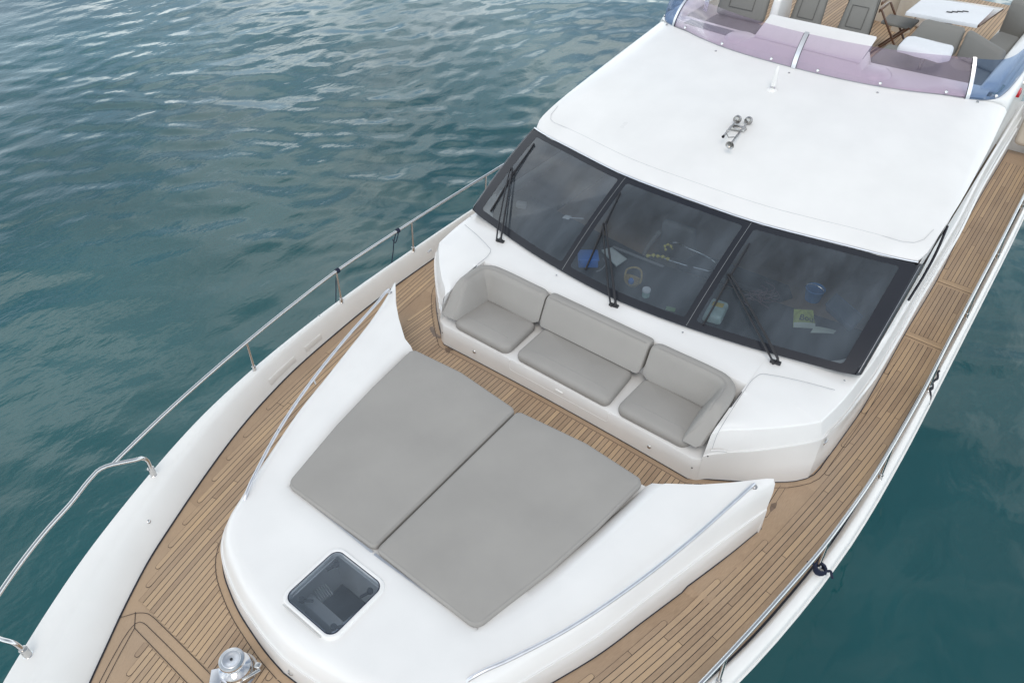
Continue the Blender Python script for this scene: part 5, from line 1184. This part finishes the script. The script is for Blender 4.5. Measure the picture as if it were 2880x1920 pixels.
    vs = grid(bm, rows, True); fan(bm, vs[-1]); tag(link_bm('fitted_cover', bm, M['cloth'], t, ang=60), 'white fitted cloth cover')
    # lounge: fixed seat moulding, loose cushions
    bm = bmesh.new(); hexa(bm, [(.60, 10.55, FZ), (2.04, 10.62, FZ), (2.04, 11.68, FZ), (.62, 11.66, FZ)], [(.60, 10.55, 1.74), (2.04, 10.62, 1.74), (2.04, 11.68, 1.74), (.62, 11.66, 1.74)], .01, 1); link_bm('lounge_base', bm, M['gelw'], yacht)
    def cush(name, b, t_, r, lab, grp):
        bm = bmesh.new(); hexa(bm, b, t_, r, 5); tag(link_bm(name, bm, M['fabd'], None, ang=60), lab, 'cushion', grp)
    cush('lounge_seat_cushion', [(.57, 10.46, 1.745), (2.02, 10.56, 1.745), (2.02, 11.48, 1.745), (.60, 11.46, 1.745)], [(.58, 10.47, 1.88), (2.0, 10.57, 1.88), (2.0, 11.46, 1.88), (.62, 11.44, 1.88)], .04, 'dark grey flybridge seat cushion below the white covered side table', 'flybridge lounge cushions')
    cush('lounge_back_cushion', [(.80, 11.36, 1.885), (1.46, 11.40, 1.885), (1.46, 11.56, 1.885), (.80, 11.52, 1.885)], [(.93, 11.52, 2.23), (1.46, 11.55, 2.21), (1.46, 11.66, 2.21), (.95, 11.64, 2.23)], .05, 'dark grey back cushion behind the covered side table, facing the bow', 'flybridge lounge cushions')
    cush('lounge_back_cushion', [(1.48, 11.40, 1.885), (2.04, 11.12, 1.885), (2.05, 11.30, 1.885), (1.50, 11.56, 1.885)], [(1.48, 11.54, 2.21), (2.02, 11.26, 2.12), (2.05, 11.38, 2.12), (1.50, 11.66, 2.21)], .05, 'dark grey angled back cushion in the port corner of the flybridge', 'flybridge lounge cushions')
    cush('lounge_seat_cushion', [(1.66, 11.95, 1.80), (2.02, 11.85, 1.80), (2.03, 12.6, 1.80), (1.70, 12.7, 1.80)], [(1.68, 11.97, 1.95), (2.0, 11.87, 1.95), (2.02, 12.58, 1.95), (1.72, 12.68, 1.95)], .05, 'dark grey seat cushion at the port end of the teak flybridge table', 'flybridge lounge cushions')
    cush('lounge_back_cushion', [(1.70, 12.85, 1.80), (2.02, 12.75, 1.80), (2.02, 13.6, 1.80), (1.72, 13.6, 1.80)], [(1.70, 12.9, 2.30), (2.02, 12.8, 2.30), (2.02, 13.6, 2.30), (1.72, 13.6, 2.30)], .05, 'dark grey tall back cushion aft of the teak flybridge table', 'flybridge lounge cushions')
    bm = bmesh.new(); hexa(bm, [(1.64, 11.80, FZ), (2.05, 11.7, FZ), (2.05, 13.6, FZ), (1.66, 13.6, FZ)], [(1.64, 11.80, 1.795), (2.05, 11.7, 1.795), (2.05, 13.6, 1.795), (1.66, 13.6, 1.795)], .03, 3); link_bm('lounge_base', bm, M['cream'], yacht)
    # folding teak chair
    c = Vector((.52, 12.15, FZ)); t = thing('folding_chair', c, 'folding teak chair with a grey seat beside the flybridge table', 'chair')
    for k in (-.2, .2):
        for a, b in (((-.22, k, 0), (.2, k, .46)), ((.22, k, 0), (-.24, k, .62))):
            bm = bmesh.new(); box_d = (c + Vector(a), c + Vector(b)); tube(bm, box_d, .016, 6); link_bm('leg', bm, M['wood'], t)
    bm = bmesh.new(); hexa(bm, [c + Vector(q) for q in ((-.2, -.2, .43), (.22, -.2, .43), (.22, .2, .43), (-.2, .2, .43))], [c + Vector(q) for q in ((-.2, -.2, .47), (.22, -.2, .47), (.22, .2, .47), (-.2, .2, .47))], .015, 2); link_bm('seat', bm, M['fabd'], t)
    bm = bmesh.new()
    for z in (.60, .70, .80): box(bm, c + Vector((-.26, 0, z)), (.018, .42, .05), .004)
    link_bm('back_slats', bm, M['wood'], t)
    # red side light and bracket on the port coaming, cream door across the side deck
    bm = bmesh.new(); hexa(bm, [(2.33, 10.92, 1.76), (2.40, 10.92, 1.76), (2.40, 11.06, 1.77), (2.33, 11.06, 1.77)], [(2.33, 10.92, 1.84), (2.385, 10.92, 1.83), (2.385, 11.06, 1.84), (2.33, 11.06, 1.85)], .008, 2); link_bm('port_side_light', bm, M['red'], yacht)
    bm = bmesh.new(); tube(bm, spline([(2.36, 11.2, 1.84), (2.385, 11.28, 1.91), (2.36, 11.38, 1.92), (2.38, 11.46, 1.85)], 12), .022, 8); link_bm('light_bracket', bm, M['steel'], yacht)
    for s in (-1, 1):
        bm = bmesh.new(); hexa(bm, [(s * 2.44, 13.75, 0), (s * 2.84, 13.75, 0), (s * 2.84, 14.2, 0), (s * 2.44, 14.2, 0)][::s], [(s * 2.40, 13.85, 1.3), (s * 2.80, 13.95, 1.3), (s * 2.80, 14.2, 1.3), (s * 2.40, 14.2, 1.3)][::s], .08, 5); link_bm('side_deck_bulwark_door', bm, M['cream'], yacht)
flybridge()

# ------------------------------------------------------------------ fender lines tied to the rails
def ropes():
    for y, lab, dy in ((4.285, 'dark fender line hanging from the starboard rail by the stanchion abreast of the sunpad', -.02), (5.33, 'dark fender line with a loop hanging from the starboard rail, the one further aft', -.05)):
        x, z = -float(rl_xf(y)), float(rl_z(y)); bm = bmesh.new()
        for k in range(3): tube(bm, [(x + .024 * math.cos(a), y - .014 + .014 * k, z + .024 * math.sin(a)) for a in np.linspace(0, 2 * math.pi, 14)], .0075, 6)
        e = -float(edge_x(y)) - .02
        tube(bm, spline([(x - .02, y, z - .01), (x - .03, y + dy, z - .12), ((x + e) / 2 - .02, y + dy, z - .3), (e - .012, y + 1.4 * dy, float(edge_z(y)) - .05), (e - .02, y + 1.4 * dy, -.6), (e + .05, y + 1.4 * dy, -1.2)], 24), .006, 6)
        if y > 5: tube(bm, spline([(x - .02, y + .03, z - .01), (x - .04, y + .03, z - .1), (x - .03, y + dy + .01, z - .17), (x - .035, y + dy - .02, z - .11)], 12), .006, 6)
        tag(link_bm('fender_line', bm, M['navy']), lab, 'rope', 'fender lines on the rails')
    x, y, z = 2.90, 4.262, float(edge_z(4.26)) + .03; bm = bmesh.new(); P = []
    for k in range(34):
        a = k * .55; r = .045 + .004 * math.sin(k); P.append((x + r * math.cos(a), y + r * math.sin(a), z + .006 + .0028 * k * .6))
    tube(bm, P, .0125, 7); tube(bm, spline([(x + .04, y + .01, z + .03), (x + .075, y + .02, z + .05), (x + .095, y + .0, z + .03), (x + .112, y - .01, z + .02)], 12), .011, 7); tube(bm, spline([(x - .04, y, z + .02), (x - .08, y + .01, z + .05), (x - .11, y + .015, z + .012)], 10), .011, 7)
    tag(link_bm('mooring_rope', bm, M['navy']), 'black rope coiled round the foot of a port rail stanchion', 'rope')
    for x0, lab in ((2.958, 'thin black cord lying on the inner edge of the port bulwark'), (3.01, 'black twisted cord hanging over the outer edge of the port bulwark')):
        bm = bmesh.new(); P = [(x0 + .012 * math.sin(k * 1.5), 7.05 + .045 * k, float(edge_z(7)) + .040) for k in range(9)]
        tube(bm, spline(P, 40), .012 if x0 > 3.0 else .007, 6)
        if x0 > 3.0: tube(bm, spline([P[0], (x0 + .03, 7.0, .10), (x0 + .05, 6.93, .03)], 12), .010, 6)
        tag(link_bm('cord', bm, M['rubber']), lab, 'rope')
ropes()

# ------------------------------------------------------------------ sea
def sea():
    def axis(lo, hi, step, far):
        a = list(np.arange(lo, hi + step * .5, step)); s = step; v = hi; out = []
        while v < far: s *= 1.25; v += s; out.append(v)
        s = step; v = lo; pre = []
        while v > -far: s *= 1.25; v -= s; pre.append(v)
        return np.array(pre[::-1] + a + out)
    xs, ys = axis(-32, 11, .085, 2500), axis(-3, 38, .09, 2500)
    X, Y = np.meshgrid(xs, ys); Zw = np.zeros_like(X); r = np.random.default_rng(21)
    DX, DY = np.zeros_like(X), np.zeros_like(X)
    # warped coordinates keep the crests from running dead straight
    WX = X + .55 * np.sin(Y * .31 + 1.3) + .35 * np.sin(X * .42 + Y * .2); WY = Y + .5 * np.sin(X * .27 + .4) + .4 * np.sin(Y * .5 - X * .18)
    amp_mod = .80 + .42 * np.sin(X * .11 + 2.1 + .8 * np.sin(Y * .09)) * np.sin(Y * .13 + .6)
    calm = np.clip((np.hypot(X + 3.2, (Y - .5) * .8) - 1.0) / 14, 0, 1); calm = .34 + .66 * calm
    calm = np.where(X > 2, np.clip(.32 + .05 * (Y - 4), .3, .8), calm)
    for i in range(90):
        L = math.exp(r.uniform(math.log(.40), math.log(2.9))); th = rad(-24) + r.normal(0, .62); k = 2 * math.pi / L
        a = .00155 * L ** .60 * r.uniform(.6, 1.3); ph = r.uniform(0, 6.28)
        if L < .3: continue
        arg = k * (math.cos(th) * WX + math.sin(th) * WY) + ph
        Zw += a * np.cos(arg); DX -= .55 * a * math.cos(th) * np.sin(arg); DY -= .55 * a * math.sin(th) * np.sin(arg)
    fade = np.exp(-np.maximum(0, np.hypot(X + 5, Y - 15) - 30) / 25) * calm * np.clip(amp_mod, .45, 1.3)
    fade = fade * np.clip(1.12 - (np.hypot(X - 3, Y) - 10) / 24, .40, 1)
    V = np.stack([X + DX * fade, Y + DY * fade, WATER_Z + Zw * fade], -1).reshape(-1, 3)
    ny, nx = X.shape; idx = np.arange(ny * nx).reshape(ny, nx); F = np.stack([idx[:-1, :-1], idx[:-1, 1:], idx[1:, 1:], idx[1:, :-1]], -1).reshape(-1, 4)
    me = bpy.data.meshes.new('sea'); me.vertices.add(len(V)); me.vertices.foreach_set('co', V.ravel()); me.loops.add(F.size); me.loops.foreach_set('vertex_index', F.ravel().astype(np.int32))
    me.polygons.add(len(F)); me.polygons.foreach_set('loop_start', np.arange(0, F.size, 4, dtype=np.int32)); me.polygons.foreach_set('loop_total', np.full(len(F), 4, np.int32)); me.update(); me.shade_smooth()
    m = bpy.data.materials.new('sea water'); m.use_nodes = True; T = m.node_tree; b = T.nodes['Principled BSDF']
    b.inputs['Roughness'].default_value = .02; b.inputs['IOR'].default_value = 1.52; b.inputs['Specular IOR Level'].default_value = .5
    tcn = T.nodes.new('ShaderNodeTexCoord'); n = T.nodes.new('ShaderNodeTexNoise'); n.inputs['Scale'].default_value = .16; n.inputs['Detail'].default_value = 4; T.links.new(tcn.outputs['Object'], n.inputs['Vector'])
    rp = T.nodes.new('ShaderNodeValToRGB'); rp.color_ramp.elements[0].position = .3; rp.color_ramp.elements[1].position = .72
    rp.color_ramp.elements[0].color = (.0045, .054, .060, 1); rp.color_ramp.elements[1].color = (.010, .092, .102, 1); T.links.new(n.outputs['Fac'], rp.inputs[0]); T.links.new(rp.outputs[0], b.inputs['Base Color'])
    mp = T.nodes.new('ShaderNodeMapping'); mp.inputs['Rotation'].default_value = (0, 0, rad(24)); mp.inputs['Scale'].default_value = (1.0, .55, 1); T.links.new(tcn.outputs['Object'], mp.inputs[0])
    f1 = T.nodes.new('ShaderNodeTexNoise'); f1.inputs['Scale'].default_value = 2.2; f1.inputs['Detail'].default_value = 2; f1.inputs['Distortion'].default_value = .9; T.links.new(mp.outputs[0], f1.inputs['Vector'])
    bp = T.nodes.new('ShaderNodeBump'); bp.inputs['Strength'].default_value = .12; bp.inputs['Distance'].default_value = .05; T.links.new(f1.outputs['Fac'], bp.inputs['Height'])
    # fine wind ripples in drifting patches
    f2 = T.nodes.new('ShaderNodeTexNoise'); f2.inputs['Scale'].default_value = 9; f2.inputs['Detail'].default_value = 3; T.links.new(mp.outputs[0], f2.inputs['Vector'])
    pm = T.nodes.new('ShaderNodeTexNoise'); pm.inputs['Scale'].default_value = .075; pm.inputs['Detail'].default_value = 3; T.links.new(tcn.outputs['Object'], pm.inputs['Vector'])
    pr = T.nodes.new('ShaderNodeMapRange'); pr.inputs['From Min'].default_value = .42; pr.inputs['From Max'].default_value = .66; pr.inputs['To Min'].default_value = 0.0; pr.inputs['To Max'].default_value = .30; T.links.new(pm.outputs['Fac'], pr.inputs[0])
    b2 = T.nodes.new('ShaderNodeBump'); b2.inputs['Distance'].default_value = .02; T.links.new(pr.outputs[0], b2.inputs['Strength']); T.links.new(f2.outputs['Fac'], b2.inputs['Height']); T.links.new(bp.outputs[0], b2.inputs['Normal']); T.links.new(b2.outputs[0], b.inputs['Normal'])
    me.materials.append(m)
    o = bpy.data.objects.new('sea', me); put(o, None, (0, 0, 0)); o['kind'] = 'structure'
sea()
